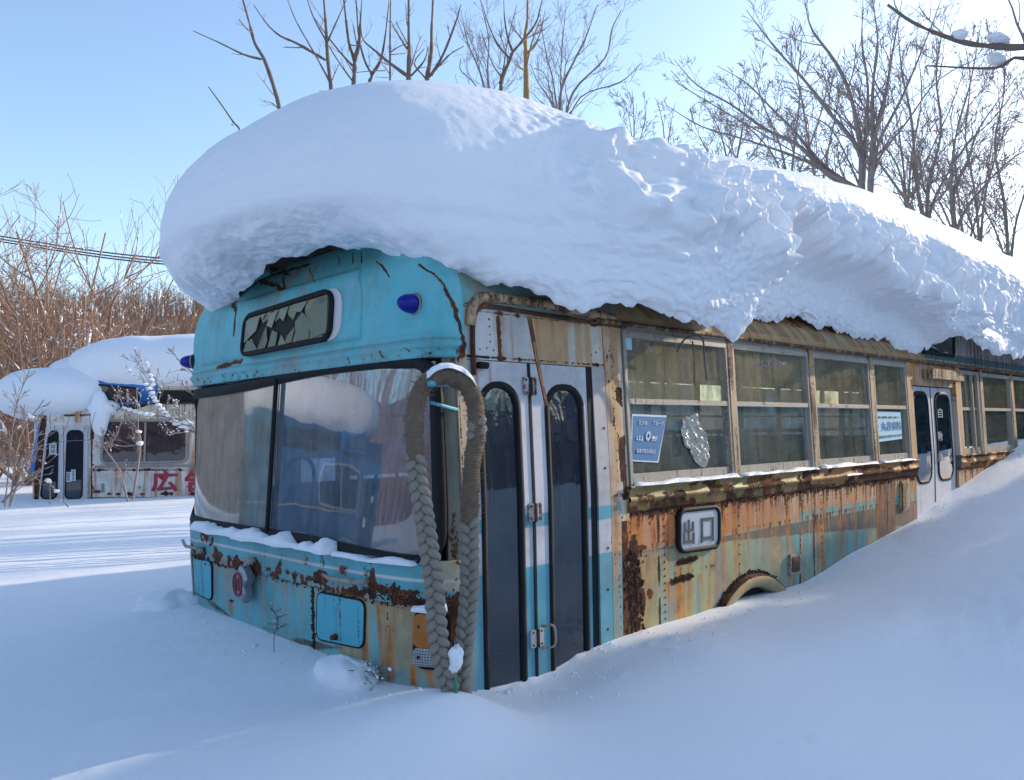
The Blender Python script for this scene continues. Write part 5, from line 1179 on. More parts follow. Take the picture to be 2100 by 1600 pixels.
# ------------------------------------------------------------------ bare trees
def nrm(v): v = np.asarray(v, float); return v/max(np.linalg.norm(v), 1e-9)
class Tree:
    def __init__(s, seed): s.w = MB(); s.t = MB(); s.sn = MB(); s.r = np.random.default_rng(seed); s.n = 0
    def limb(s, pts, r0, r1, n=7, thick=True):
        pts = spline(pts, 4) if len(pts) > 2 else np.array(pts, float)
        k = len(pts); rad = np.linspace(r0, r1, k)*(1+.12*s.r.normal(0, 1, k)*(r0 > .008))
        (s.w if thick else s.t).tube(pts, rad, n, False); return pts, rad
    def twig(s, p, d, L, r, lev, up=.25, jit=.22, dens=1.0, snow=0.0, minr=.0016):
        if L < .05 or s.n > 8000: return
        s.n += 1; m = 4 if lev > 0 else 3; pts = [np.array(p, float)]; d = nrm(d)
        for i in range(m):
            d = nrm(d+s.r.normal(0, jit, 3)*.55+np.array([0, 0, up*.35])); pts.append(pts[-1]+d*L/m)
        (s.w if r > .012 else s.t).tube(pts, np.linspace(r, max(r*.45, minr), m+1), 5 if r > .008 else 3, False)
        if snow and s.r.random() < snow:
            i = s.r.integers(0, m); v0, v1 = pts[i], pts[i+1]; f0 = s.r.uniform(0, .4); f1 = min(1, f0+s.r.uniform(.25, .7)); rad_ = max(.012, r*1.3)*s.r.uniform(.7, 1.5); cc = np.array([0, 0, r+rad_*.3])
            s.sn.tube([v0+(v1-v0)*(f0+(f1-f0)*t)+cc for t in (0, .25, .6, 1)], [rad_*.4, rad_, rad_*.9*s.r.uniform(.6, 1.2), rad_*.3], 5)
        if lev <= 0: return
        nc = max(2, int(round(dens*(2.2+s.r.random()*2.6))))
        for c in range(nc):
            f = s.r.uniform(.18, 1.0); i = min(m-1, int(f*m)); q = pts[i]+(pts[i+1]-pts[i])*(f*m-i) if i < m else pts[-1]
            ax = nrm(pts[i+1]-pts[i]); o = nrm(np.cross(ax, s.r.normal(0, 1, 3))); a = s.r.uniform(.45, .95)
            s.twig(q, ax*math.cos(a)+o*math.sin(a), L*s.r.uniform(.38, .68)*(1.15-.5*f), max(r*.55*(1.1-.4*f), minr), lev-1, up, jit, dens, snow, minr)
    def dress(s, pts, rad, spacing, L, lev=2, a0=0.15, up=.3, dens=1.0, snow=0.0, minr=.0016):
        seg = np.r_[0, np.cumsum(np.linalg.norm(np.diff(pts, axis=0), axis=1))]; t = seg[-1]*a0
        while t < seg[-1]:
            i = min(len(pts)-2, int(np.searchsorted(seg, t))-1); i = max(0, i); ax = nrm(pts[i+1]-pts[i]); o = nrm(np.cross(ax, s.r.normal(0, 1, 3))); a = s.r.uniform(.5, .95)
            s.twig(pts[i], ax*math.cos(a)+o*math.sin(a), L*s.r.uniform(.5, 1.1)*(1.1-.55*t/seg[-1]), max(minr, rad[i]*s.r.uniform(.3, .5)), lev, up, .22, dens, snow, minr)
            t += spacing*s.r.uniform(.6, 1.5)
    def done(s, name, base, label, cat, group, mw, mt, snow_part='clinging_snow'):
        root = empty(name, tuple(base), label, cat, group)
        if s.w.V: s.w.build('trunk', mw, root, True)
        if s.t.V: tag(s.t.build('twigs', mt, root), None, None, None, 'stuff')
        if s.sn.V: tag(s.sn.build(snow_part, M_snow, root), None, None, None, 'stuff')
        return root
def pl(pts, d0, d1=None, curve=0.):
    n_ = len(pts); d1 = d0 if d1 is None else d1
    return [P3(p[0], p[1], d0+(d1-d0)*i/max(1, n_-1)) for i, p in enumerate(pts)]
def trunk_down(pt): return [np.array([pt[0], pt[1], float(ground_h(pt[0], pt[1], False))-.1]), pt*np.array([1, 1, .6]), pt-np.array([0, 0, .3])]
SP = 'bare saplings rising behind the snow cap'
def sapling(seed, dep, stem, r0, branches, label, tw=.5, lev=1, spacing=.35, bark=None, r1=.006, ext=1.4):
    T = Tree(seed); st = pl(stem, dep); top = st[-1]+nrm(st[-1]-st[-2])*ext
    pts, rad = T.limb(trunk_down(st[0])+st+[top], r0, r1)
    m = len(pts)//3
    T.dress(pts[m:], rad[m:], spacing, tw, lev, .1, .4, .8)
    for b, br in branches:
        q, rd = T.limb(pl(b, dep, dep-.4), br, .004, 5); T.dress(q, rd, spacing*.8, tw*.6, lev, .3, .3, .7)
    return T.done('bare_sapling', trunk_down(st[0])[0], label, 'tree', SP, bark or M_bark, M_twig)
sapling(1, 8.6, [(573, 222), (545, 130), (523, 90), (512, 50), (498, 0)], .034, [([(536, 122), (500, 112), (450, 88), (395, 63)], .014), ([(570, 222), (558, 212), (542, 207)], .008), ([(516, 66), (505, 58), (490, 40)], .010)], 'sapling standing furthest left above the snow cap, with one long side branch reaching left', .35, 1, .9)
sapling(2, 8.2, [(492, 270), (478, 250), (452, 212), (430, 182)], .014, [([(478, 258), (474, 256)], .005)], 'single short leaning twig poking up over the left shoulder of the snow cap', .12, 0, .9, None, .004, .02)
sapling(3, 9.2, [(679, 187), (672, 120), (668, 50), (664, 0)], .040, [([(668, 124), (610, 90), (575, 74), (548, 50), (520, 10)], .018), ([(675, 165), (645, 110), (608, 45), (590, 0)], .012), ([(668, 82), (645, 40), (630, 0)], .012), ([(670, 90), (690, 45), (710, 0)], .012), ([(678, 188), (655, 187)], .008)], 'sapling over the left of the snow cap, second trunk from the left with arching branches', .45, 1, .7)
sapling(4, 9.6, [(725, 178), (727, 128), (716, 90), (710, 45), (705, 0)], .040, [([(727, 125), (736, 90), (739, 45), (742, 0)], .030), ([(722, 134), (700, 110), (668, 70), (640, 30)], .014), ([(724, 168), (690, 120), (655, 60)], .010), ([(715, 92), (740, 95)], .01)], 'sapling forking into two nearly equal stems above the destination window', .45, 1, .6)
sapling(5, 10.2, [(757, 172), (762, 154), (748, 125), (736, 75), (730, 0)], .030, [([(762, 154), (780, 125), (790, 75), (798, 0)], .024), ([(790, 145), (760, 146), (720, 150)], .008)], 'sapling with a rounded tuning-fork crotch just above the snow cap', .4, 1, .6)
sapling(6, 10.0, [(800, 166), (800, 110), (800, 60), (801, 0)], .020, [([(800, 160), (770, 158)], .006), ([(800, 108), (820, 95), (840, 88)], .008), ([(800, 112), (830, 110)], .006)], 'thin dead-straight sapling with wiry horizontal side twigs', .4, 1, .4)
sapling(7, 9.0, [(838, 163), (839, 110), (838, 60), (838, 0)], .050, [([(835, 156), (800, 130), (770, 105), (745, 82), (740, 55)], .020), ([(835, 100), (815, 68), (800, 40)], .012), ([(836, 90), (825, 70), (812, 45)], .008), ([(844, 155), (870, 125), (878, 95)], .014)], 'stoutest straight grey trunk just left of the crest of the snow cap', .5, 1, .55)
sapling(8, 9.3, [(876, 163), (884, 110), (885, 60), (888, 0)], .042, [([(880, 158), (905, 130), (925, 110), (951, 95)], .014), ([(884, 155), (910, 110), (935, 45), (945, 10)], .022), ([(872, 160), (850, 130), (870, 100)], .010)], 'sapling at the crest of the snow cap with a branch crossing to the right', .5, 1, .55)
sapling(9, 10.4, [(1028, 166), (1045, 125), (1052, 107), (1075, 80), (1100, 45), (1112, 0)], .034, [([(1052, 107), (1042, 80), (1035, 40), (1033, 0)], .018), ([(1045, 120), (1020, 90), (1000, 45), (990, 10)], .016), ([(1030, 160), (1010, 130), (985, 60)], .012)], 'crooked dark sapling leaning right across the golden trunk', .6, 2, .45)
sapling(10, 11.5, [(1079, 172), (1078, 110), (1077, 70), (1081, 45), (1082, 0)], .062, [([(1080, 110), (1098, 92), (1110, 60), (1118, 20)], .020), ([(1078, 145), (1060, 135), (1048, 120)], .016)], 'tree with the golden brown trunk behind the crest of the snow', .7, 2, .35, M_bark_gold)
# fine birch-like crowns
RTN = 'large bare trees on the right behind the bus'
def fan_tree(seed, dep, base_px, limbs, label, r0=.03, tw=.8, lev=2, spacing=.22, group='fine twigged trees behind the bus', bark=None, twm=None, snow=0., dens=1.0, name='bare_tree', minr=.002, extra_depth=1.0):
    T = Tree(seed); b = P3(*base_px, dep); root = trunk_down(b)[0]
    if group == RTN: r0 *= .7; spacing *= 1.2
    for i, (pts, br) in enumerate(limbs):
        br = br*(.72 if group == RTN else 1)
        dd = dep+extra_depth*T.r.uniform(-1, 1); L3 = [b]+[P3(p[0], p[1], dep+(dd-dep)*(k+1)/len(pts)) for k, p in enumerate(pts)]
        q, rd = T.limb(L3, br, .006); T.dress(q, rd, spacing, tw, lev, .12, .25, dens, snow, minr)
    T.limb([root, (root+b)/2+[.05, .05, 0], b], r0*1.3, r0)
    return T.done(name, root, label, 'tree', group, bark or M_bark_grey, twm or M_twig)
fan_tree(21, 12.5, (1010, 250), [([(985, 150), (960, 90), (945, 20)], .022), ([(1000, 150), (1002, 80), (985, 0)], .02), ([(1030, 160), (1040, 90), (1060, 10)], .02), ([(975, 175), (945, 145), (945, 120)], .012)], 'fine twiggy crown spreading behind the crooked sapling', .04, .9)
fan_tree(22, 13.0, (1150, 290), [([(1150, 190), (1175, 130), (1200, 80), (1225, 10)], .030), ([(1150, 180), (1152, 110), (1160, 20)], .016), ([(1135, 170), (1120, 110), (1105, 20)], .016), ([(1175, 190), (1240, 120), (1255, 60), (1275, 20)], .022), ([(1190, 200), (1270, 170), (1315, 130)], .014), ([(1130, 190), (1115, 150), (1095, 140)], .012)], 'fine twiggy crown fanning out right of the golden trunk', .05, 1.0)
fan_tree(23, 26, (1300, 330), [([(1300, 240), (1296, 185)], .03), ([(1290, 240), (1270, 190)], .02), ([(1322, 250), (1325, 205)], .02)], 'small distant feathery crown in the dip behind the snow cap', .05, 1.0, 2, .3, minr=.006)
fan_tree(24, 26, (1365, 330), [([(1360, 260), (1350, 215)], .03), ([(1375, 260), (1385, 210)], .02)], 'tiny distant crown beside the first branches of the right hand trees', .05, .8, 2, .3, minr=.006)
# large spreading trees on the right
RT = 'large bare trees on the right behind the bus'
fan_tree(31, 16.5, (1780, 400), [([(1700, 360), (1640, 300), (1570, 265), (1500, 215), (1430, 175), (1382, 122)], .075), ([(1690, 340), (1630, 270), (1585, 225), (1530, 170), (1470, 135)], .06), ([(1650, 330), (1540, 290), (1440, 260), (1365, 215)], .05), ([(1420, 190), (1395, 165), (1376, 145)], .02)], 'wide low tree whose long limbs sweep left over the snow cap', .11, .95, 2, .24, RT, minr=.0038)
fan_tree(32, 15.5, (1768, 395), [([(1765, 300), (1745, 200), (1715, 130), (1665, 60), (1650, 0)], .09), ([(1762, 310), (1700, 230), (1650, 165), (1600, 110), (1560, 60), (1530, 20)], .07), ([(1775, 280), (1780, 180), (1768, 90), (1770, 0)], .07), ([(1740, 330), (1700, 260), (1640, 230)], .04)], 'tall tree with three main limbs rising above the middle of the right roofline', .12, 1.15, 2, .21, RT, minr=.0038)
fan_tree(33, 15.0, (1785, 400), [([(1790, 300), (1815, 200), (1830, 110), (1850, 0)], .085), ([(1790, 290), (1790, 180), (1800, 90), (1790, 0)], .07), ([(1800, 300), (1850, 200), (1900, 80), (1930, 0)], .05), ([(1800, 330), (1860, 250), (1930, 160), (2050, 100)], .04)], 'grey tree right beside it with two upright trunks reaching the top edge', .12, 1.15, 2, .21, RT, minr=.0038)
fan_tree(34, 17.0, (1900, 470), [([(1850, 400), (1800, 330), (1740, 250), (1690, 180)], .05), ([(1880, 380), (1870, 250), (1850, 150), (1840, 40)], .06), ([(1905, 380), (1930, 270), (1920, 150), (1940, 30)], .06), ([(1920, 400), (1980, 300), (2040, 240), (2100, 160)], .05)], 'thicket-like tree with many crossing stems near the right edge', .09, 1.25, 2, .19, RT, minr=.005)
fan_tree(35, 14.0, (1960, 490), [([(1955, 400), (1985, 330), (2010, 260), (2090, 150)], .06), ([(1950, 400), (1960, 280), (1990, 170), (2010, 60)], .045), ([(1975, 440), (2020, 380), (2070, 330), (2120, 300)], .04), ([(1930, 420), (1890, 350), (1860, 300)], .03)], 'curved dark tree at the far right edge above the snow', .08, 1.15, 2, .19, RT, minr=.0038)
fan_tree(36, 18.5, (2070, 560), [([(2060, 420), (2040, 300), (2060, 180), (2050, 60)], .06), ([(2040, 470), (2000, 400), (1960, 330)], .04), ([(2085, 450), (2120, 330), (2110, 200)], .05)], 'dense dark tree half outside the right edge', .09, 1.25, 2, .18, RT, minr=.005)
fan_tree(37, 30, (1500, 380), [([(1480, 280), (1450, 220)], .06), ([(1520, 280), (1530, 200), (1540, 150)], .06), ([(1560, 290), (1590, 230)], .05), ([(1440, 290), (1420, 240)], .04)], 'faint distant thicket seen through the left sweeping limbs', .10, 1.9, 2, .34, RT, minr=.010)
fan_tree(38, 28, (1680, 420), [([(1660, 300), (1640, 180), (1620, 90)], .07), ([(1700, 300), (1720, 200), (1710, 120)], .06)], 'faint distant tree between the tall trunks', .10, 1.9, 2, .34, RT, minr=.010)
fan_tree(39, 26, (1980, 520), [([(1960, 360), (1950, 230)], .07), ([(2020, 380), (2040, 250)], .06), ([(1900, 400), (1880, 280)], .06)], 'faint distant tree behind the dense stems at right', .10, 2.0, 2, .30, RT, minr=.010)
fan_tree(40, 20, (1620, 400), [([(1600, 300), (1560, 200), (1540, 120)], .05), ([(1630, 290), (1640, 190), (1625, 110)], .05), ([(1660, 300), (1690, 210), (1700, 130)], .04), ([(1580, 310), (1520, 250), (1480, 230)], .04)], 'bushy grey tree crossing behind the sweeping limbs', .08, 1.3, 2, .20, RT, minr=.006)
fan_tree(41, 21, (1860, 440), [([(1850, 320), (1830, 200), (1800, 100)], .05), ([(1870, 320), (1890, 200), (1880, 90)], .05), ([(1900, 330), (1950, 220), (1985, 120)], .04), ([(1840, 340), (1780, 260), (1740, 200)], .04)], 'bushy grey tree filling the gap left of the thicket-like tree', .08, 1.3, 2, .20, RT, minr=.006)
fan_tree(42, 20, (2010, 520), [([(2000, 400), (1980, 280), (1990, 160), (1970, 60)], .05), ([(2020, 400), (2050, 280), (2045, 150)], .05), ([(1980, 430), (1930, 350), (1900, 300)], .04)], 'bushy dark tree between the two right-most trees', .08, 1.3, 2, .18, RT, minr=.006)
# near branch with clumps of snow reaching in at the top right corner
T = Tree(50); q, rd = T.limb([P3(2420, 330, 5.4), P3(2300, 180, 5.2), P3(2160, 105, 5.0), P3(2060, 97, 5.0), P3(1990, 90, 5.0), P3(1930, 72, 4.95), P3(1870, 45, 4.9), P3(1820, 10, 4.9)], .03, .008)
T.dress(q, rd, .28, .5, 1, .1, .5, .7); root = ground_h(4.8, -1.0); bp = P3(2420, 330, 5.4); q2, r2 = T.limb([np.array([bp[0]+.1, bp[1]-.1, 0.]), bp*np.array([1, 1, .55]), bp, bp+np.array([.1, -.1, 2.2])], .09, .04); T.dress(q2, r2, .6, 1.0, 2, .5)
q, rd = T.limb([bp, P3(2250, 200, 5.3), P3(2100, 120, 5.2), P3(2040, 140, 5.2), P3(1900, 135, 5.2)], .02, .005)
T.done('near_tree', q2[0], 'near tree outside the right edge with a bare branch across the top right corner', 'tree', None, M_bark, M_twig)
lump('branch_snow', P3(1968, 72, 4.97), (.055, .05, .028), 'squarish block of snow balanced on the near branch', 71, .3)
lump('branch_snow', P3(2048, 82, 5.0), (.11, .05, .026), 'rounded pillow of snow on the near branch at the right edge', 73, .3)
lump('branch_snow', P3(2045, 122, 5.2), (.09, .05, .032), 'hanging clump of snow below the near branch pillow', 75, .35)
# ------------------------------------------------------------------ hills and wood
hr = np.geomspace(34, 420, 44); ha = np.linspace(0, 2*math.pi, 361)[:-1]
RR, AA = np.meshgrid(hr, ha, indexing='ij'); hx = RR*np.cos(AA); hy = RR*np.sin(AA)
def hill_h(x, y):
    r = np.hypot(x, y); a = np.degrees(np.arctan2(y, x)); a = np.where(a < -120, a+360, a)
    left = sm(52, 66, a)                             # the left hand hill
    right = sm(14, 0, a)*.45
    hgt = 4+9.8*left+6*right+3.0*(fbm(np.cos(np.radians(a))*5, np.sin(np.radians(a))*5, 0, 13, 3)-.5)*2
    return -.3+hgt*sm(38, 92, r)+.8*(fbm(x*.05, y*.05, 0, 14, 3)-.5)*sm(40, 60, r)+.02*np.clip(r-92, 0, 400)*left
tn = NT('wooded_hillside'); co = tn.coord(); a1 = tn.noise(.55, 6, .75, co); a2 = tn.noise(3.0, 5, .7, co)
M_hill = tn.done(tn.bsdf(tn.mix(tn.ramp(tn.math('ADD', tn.math('MULTIPLY', a1, .4), tn.math('MULTIPLY', a2, .6)), [(.42, 0.), (.66, 1.)]), (.17, .095, .06), (.34, .24, .18)), .95))
me = quads_mesh('wooded_hill', np.stack([hx, hy, hill_h(hx, hy)], -1).reshape(-1, 3), grid_quads(len(hr), len(ha), wrap=True)[:, ::-1])
hill = link('wooded_hill', me, M_hill, None, True); tag(hill, 'low brown wooded hill around the snowy yard', 'hill', kind='structure')
def wood(name, N, a0, a1, r0, r1, h0, h1, nb, seed, label, mat, rt=.022):
    rs = np.random.default_rng(seed); V = []; F = []
    a = np.radians(rs.uniform(a0, a1, N)); r = rs.uniform(r0, r1, N); bx = r*np.cos(a); by = r*np.sin(a); bz = hill_h(bx, by)-.2; H = rs.uniform(h0, h1, N)
    P0 = []; P1 = []; R0 = []
    base = np.stack([bx, by, bz], -1)
    for i in range(nb):
        if i == 0: s_ = base; e = base+np.stack([rs.normal(0, .3, N), rs.normal(0, .3, N), H], -1); rr0 = np.full(N, rt*3); e0 = e
        else:
            f = rs.uniform(.12, .85, N)[:, None]; s_ = base+(e0-base)*f; az = rs.uniform(0, 2*math.pi, N); L = H*rs.uniform(.2, .5, N)*(1.1-f[:, 0]*.6)
            e = s_+np.stack([np.cos(az)*L*.85, np.sin(az)*L*.85, L*rs.uniform(.35, .9, N)], -1); rr0 = np.full(N, rt)
        P0.append(s_); P1.append(e); R0.append(rr0)
        if i > 0:
            for k in range(2):
                f = rs.uniform(.3, .9, N)[:, None]; s2 = s_+(e-s_)*f; az = rs.uniform(0, 2*math.pi, N); L2 = L*rs.uniform(.3, .55, N); e2 = s2+np.stack([np.cos(az)*L2*.6, np.sin(az)*L2*.6, L2*.8], -1)
                P0.append(s2); P1.append(e2); R0.append(rr0*.6)
    P0 = np.concatenate(P0); P1 = np.concatenate(P1); R0 = np.concatenate(R0)
    n_ = len(P0); o1 = np.stack([np.cos(a), np.sin(a), 0*a], -1); tang = np.stack([-P0[:, 1], P0[:, 0], 0*P0[:, 0]], -1); tang /= np.linalg.norm(tang, axis=1)[:, None]; rad_ = np.stack([P0[:, 0], P0[:, 1], 0*P0[:, 0]], -1); rad_ /= np.linalg.norm(rad_, axis=1)[:, None]
    va = P0+tang*R0[:, None]; vb = P0-tang*R0[:, None]; vc = P0+rad_*R0[:, None]; vd = P1
    V = np.stack([va, vb, vc, vd], 1).reshape(-1, 3); k = np.arange(n_)*4
    F = np.concatenate([np.stack([k, k+1, k+3], -1), np.stack([k+1, k+2, k+3], -1), np.stack([k+2, k, k+3], -1)])
    me = bpy.data.meshes.new(name); me.vertices.add(len(V)); me.vertices.foreach_set('co', V.astype(np.float32).ravel()); me.loops.add(len(F)*3); me.loops.foreach_set('vertex_index', F.astype(np.int32).ravel())
    me.polygons.add(len(F)); me.polygons.foreach_set('loop_start', np.arange(0, len(F)*3, 3, dtype=np.int32)); me.update(calc_edges=True)
    o = link(name, me, mat); tag(o, label, 'wood', kind='stuff'); return o
wood('brown_wood', 1900, 58, 88, 44, 104, 2.0, 4.2, 12, 3, 'dense bare brown wood covering the hill on the left', M_twig_brown, .020)
wood('far_wood', 1100, 88, 300, 42, 100, 5, 9, 8, 4, 'bare wood on the slope behind the camera, mirrored in the windshield', M_twig_brown, .05)
wood('far_wood', 700, -60, 8, 38, 90, 5, 9, 8, 5, 'bare wood beyond the right edge of the yard', M_twig, .05)
# ------------------------------------------------------------------ snow flecked bush on the left
def bush(seed, bpx, dep, n, L, spread, label, lev=3, snow=.25, tilt=0, r=.03, mt=None, grp=None):
    T = Tree(seed); b = P3(*bpx, dep); gz_ = float(ground_h(b[0], b[1], False)); b = np.array([b[0], b[1], gz_-.05])
    for i in range(n):
        az = T.r.uniform(0, 2*math.pi); el = T.r.uniform(.5, 1.45); d_ = np.array([math.cos(az)*math.cos(el)*spread, math.sin(az)*math.cos(el)*spread, math.sin(el)])+Rv*tilt
        T.twig(b+T.r.normal(0, .25, 3)*[1, 1, 0], d_, L*T.r.uniform(.7, 1.1), r*T.r.uniform(.6, 1.1), lev, .22, .20, 1.25, snow, .006)
    return T.done('leafless_bush', b, label, 'bush', grp, M_twig_brown if mt is None else mt, M_twig_brown if mt is None else mt)
bush(61, (175, 700), 25, 22, 7.6, 1.0, 'big leafless bush with snow on its branches behind the second bus', 3, .30, 0, .06)
bush(62, (60, 720), 23, 14, 6.2, 1.1, 'leafless bush at the left edge with thick snowy stems', 3, .45, .1, .06)
bush(63, (330, 700), 30, 8, 3.9, 1.0, 'lower sparse bush between the snowy bush and the front bus', 3, .12, .0, .04)
bush(64, (-60, 720), 24, 10, 6, 1., 'leafless bush just outside the left edge', 3, .3, 0, .05)
# power lines
def cable(y0, y1, label):
    a_ = P3(140, y0, 34); b_ = P3(520, y1, 30); pts = [a_+(b_-a_)*t-np.array([0, 0, .12*4*t*(1-t)]) for t in np.linspace(0, 1, 12)]
    a0_ = P3(-200, y0-55, 36); pts = [a0_+(a_-a0_)*t for t in np.linspace(0, .9, 5)]+pts
    o = MB().tube(pts, .030, 6).build('power_line', M_rubber, None); tag(o, label, 'power line', 'power lines strung across the left sky')
cable(507, 540, 'uppermost of the three power lines'); cable(513, 546, 'middle power line of the three'); cable(518, 552, 'lowest of the three power lines')
for i, px in enumerate((530,)):
    b_ = P3(px, 552, 30); gz_ = float(ground_h(b_[0], b_[1], False)); r_ = empty('utility_pole', (b_[0], b_[1], gz_), 'utility pole carrying the power lines, hidden behind the snow cap', 'utility pole')
    MB().tube([(b_[0], b_[1], gz_-.3), (b_[0], b_[1], b_[2]+.3)], .14, 12).build('post', M_bark_grey, r_, True)
# ------------------------------------------------------------------ unseen spruces off to the right, added and sized to shade the yard
M_needle = mat_plain('spruce_needles', (.030, .060, .032), .8, .5, 0, 9, .3)
def spruce(x, y, H, seed, label):
    rs = np.random.default_rng(seed); z0 = float(ground_h(x, y, False)); root = empty('spruce', (x, y, z0), label, 'tree', 'unseen shade-casting spruces outside the right edge')
    MB().tube([(x, y, z0-.2), (x, y, z0+H*.98)], [.16, .02], 8).build('trunk', M_bark, root, True)
    V = []; F = []; k = 0
    for i in range(1500):
        f = rs.random()**.8; zc = z0+.3+(H-.3)*f; R = (1-f)**.8*H*.27+.05; a = rs.uniform(0, 2*math.pi); r_ = R*rs.uniform(.15, 1)**.6
        c = np.array([x+math.cos(a)*r_, y+math.sin(a)*r_, zc-.25*r_]); d_ = np.array([math.cos(a), math.sin(a), -.35]); t_ = np.array([-math.sin(a), math.cos(a), 0]); s_ = rs.uniform(.16, .34)
        V += [c-t_*s_*.55, c+t_*s_*.55, c+d_*s_*1.4+[0, 0, rs.normal(0, .05)], c+d_*s_*.5+np.array([0, 0, .10])]; F += [(k, k+1, k+3), (k+1, k+2, k+3), (k+2, k, k+3)]; k += 4
    mk('crown', V, F, M_needle, root)
ORD = 'first second third fourth fifth sixth seventh eighth ninth tenth'.split()
for row, (rx, off) in enumerate(((17.0, 0), (18.7, .6))):
    for i in range(9):
        y = 2.3-off-i*1.22-(.5 if i > 4 else 0); H = (3.0 if y > .2 else 4.2 if y > -.9 else 6.7)*(1+.05*math.sin(i*2.1+row))
        if (row, i) == (1, 5): continue
        spruce(rx+.5*math.sin(i*1.7+row), y, H, 100+i+20*row, '%s unseen shade-casting spruce out from the bus in the %s row outside the right edge' % (ORD[i], ('front', 'rear')[row]))
# ------------------------------------------------------------------ second bus on the left
DB = 17.5
def B2(a, b, off=0.0):
    a, b, off = np.broadcast_arrays(np.asarray(a, float), np.asarray(b, float), np.asarray(off, float)); dx = (a-CXP)/FPX; dy = (CYP-b)/FPX
    return CP+(Fv+rr*dx[..., None]+uu*dy[..., None])*DB-Fv*off[..., None]
b2c = B2(240, 1040); b2 = empty('bus', tuple(b2c), 'white and rust coloured bus with red lettering, further off across the snow field', 'bus')
def paint_b2(a, b):
    x = a*.0105; z = b*.0105; n1 = fbm(x*3, z*3, 0, 501, 4); ns = fbm(x*14, z*1.0, 0, 502, 4); n2 = fbm(x*9, z*9, 0, 503, 4)
    col = np.array([.76, .72, .66])[None]*(.85+.25*n1[:, None]); w = sm(.52, .68, ns)[:, None]*((b > 835) & (b < 865) | (a > 385))[:, None]; col = col*(1-w)+np.array([.55, .40, .20])*w
    rust = .62*np.exp(-((a-188)/4.)**2)*(.6+.8*n1)+.60*np.exp(-((b-964)/3.5)**2)*(a > 190)*(.4+n1)+.55*np.exp(-((b-1012)/6.)**2)*(a > 190)*sm(.45, .55, n2)+.30*sm(.62, .72, n2)
    rust = np.maximum(rust, .62*(a < 96)*(a > 62)*(np.abs(a-(92-.11*(b-850)))<9)); rust = np.maximum(rust, .6*np.exp(-((b-852)/5.)**2)*(a < 190)*sm(.4, .5, n2)); rust = np.maximum(rust, .55*np.exp(-((a-286)/4)**2-((b-1000)/6)**2)+.55*np.exp(-((a-384)/5)**2-((b-998)/5)**2))
    rust = np.maximum(rust, .6*(a < 84)*(b > 975)*sm(.4, .5, n2))
    stain = .8*sm(.52, .64, ns)*((b < 868) | (b > 960))+.7*(a > 388)*sm(.4, .55, ns)
    g = (b > 1019)[:, None]; col = np.where(g, np.array([.04, .22, .12]), col)
    return col, rust, np.clip(stain, 0, 1)
slab('side_wall', B2, 70, 560, 1050, 842, 0, .05, M_paint, b2, 1.2, paint_b2, 1.2)
# body block, roof, raised rear deck
def b2box(name, px0, px1, py0, py1, off0, off1, mat, parent):
    V = [B2(px, py, o) for o in (off0, off1) for (px, py) in ((px0, py1), (px1, py1), (px1, py0), (px0, py0))]
    return mk(name, V, [(0, 1, 2, 3), (7, 6, 5, 4), (0, 4, 5, 1), (1, 5, 6, 2), (2, 6, 7, 3), (3, 7, 4, 0)], mat, parent)
b2box('body', 72, 558, 800, 1050, -.06, -2.4, M_dark, b2)
M_b2blue = mat_rusty('blue_paint', (.015, .16, .50), .2, (.02, .20, .55)); M_b2w = mat_rusty('old_white_paint', (.60, .56, .48), .4, (.55, .44, .28))
b2box('raised_roof', 180, 560, 770, 845, -.10, -2.3, M_b2w, b2)
bluep = Quad(B2, (182, 832), (322, 828), (318, 778), (182, 778), raw=True).plate('roof_panel', M_b2blue, b2, -.06, .05, 0, .1, 2)
q8 = Quad(B2, (190, 824), (282, 821), (281, 797), (196, 790), raw=True); q8.plate('roof_window', M_glass_dk, b2, -.05, .008, 0, .04); q8.ring('gasket', M_rubber, bluep, -.03, .04, -.01, .03, .05)
Quad(B2, (222, 862), (412, 862), (412, 826), (318, 826), raw=True).plate('cant_panel', M_b2w, b2, .02, .05, 0, .02, 2)
MB().tube([B2(205, 850, .04), B2(300, 828, .04), B2(560, 826, .04)], .02, 6).build('drip_rail', M_rustbar, b2)
# front corner: glass and blue pillar
V = [B2(72, 862, .0), B2(72, 990, .0), B2(60, 990, -.12), B2(36, 990, -.6), B2(30, 985, -1.4), B2(40, 862, -.6), B2(36, 862, -1.4), B2(64, 862, -.12)]
mk('windshield', V, [(0, 1, 2, 7), (7, 2, 3, 5), (5, 3, 4, 6)], M_glass_lo, b2)
V = [B2(72, 990, .0), B2(72, 1050, .0), B2(60, 1050, -.12), B2(36, 1050, -.6), B2(30, 1050, -1.4), B2(60, 990, -.12), B2(36, 990, -.6), B2(30, 985, -1.4)]
mk('front_panel', V, [(0, 1, 2, 5), (5, 2, 3, 6), (6, 3, 4, 7)], M_b2w, b2)
V = [B2(72, 862, .0), B2(72, 835, .0), B2(60, 835, -.12), B2(40, 835, -.6), B2(36, 835, -1.4), B2(64, 862, -.12), B2(40, 862, -.6), B2(36, 862, -1.4)]
mk('front_header', V, [(0, 1, 2, 5), (5, 2, 3, 6), (6, 3, 4, 7)], M_b2w, b2)
Quad(B2, (63, 970), (72, 966), (83, 868), (80, 868), raw=True).plate('corner_pillar', M_b2blue, b2, .035, .04, 0, .02, 1)
fd2 = empty('folding_door', (0, 0, 0)); fd2.parent = b2; L_ = B2(140, 1035); fd2.location = Vector(L_)-b2.location
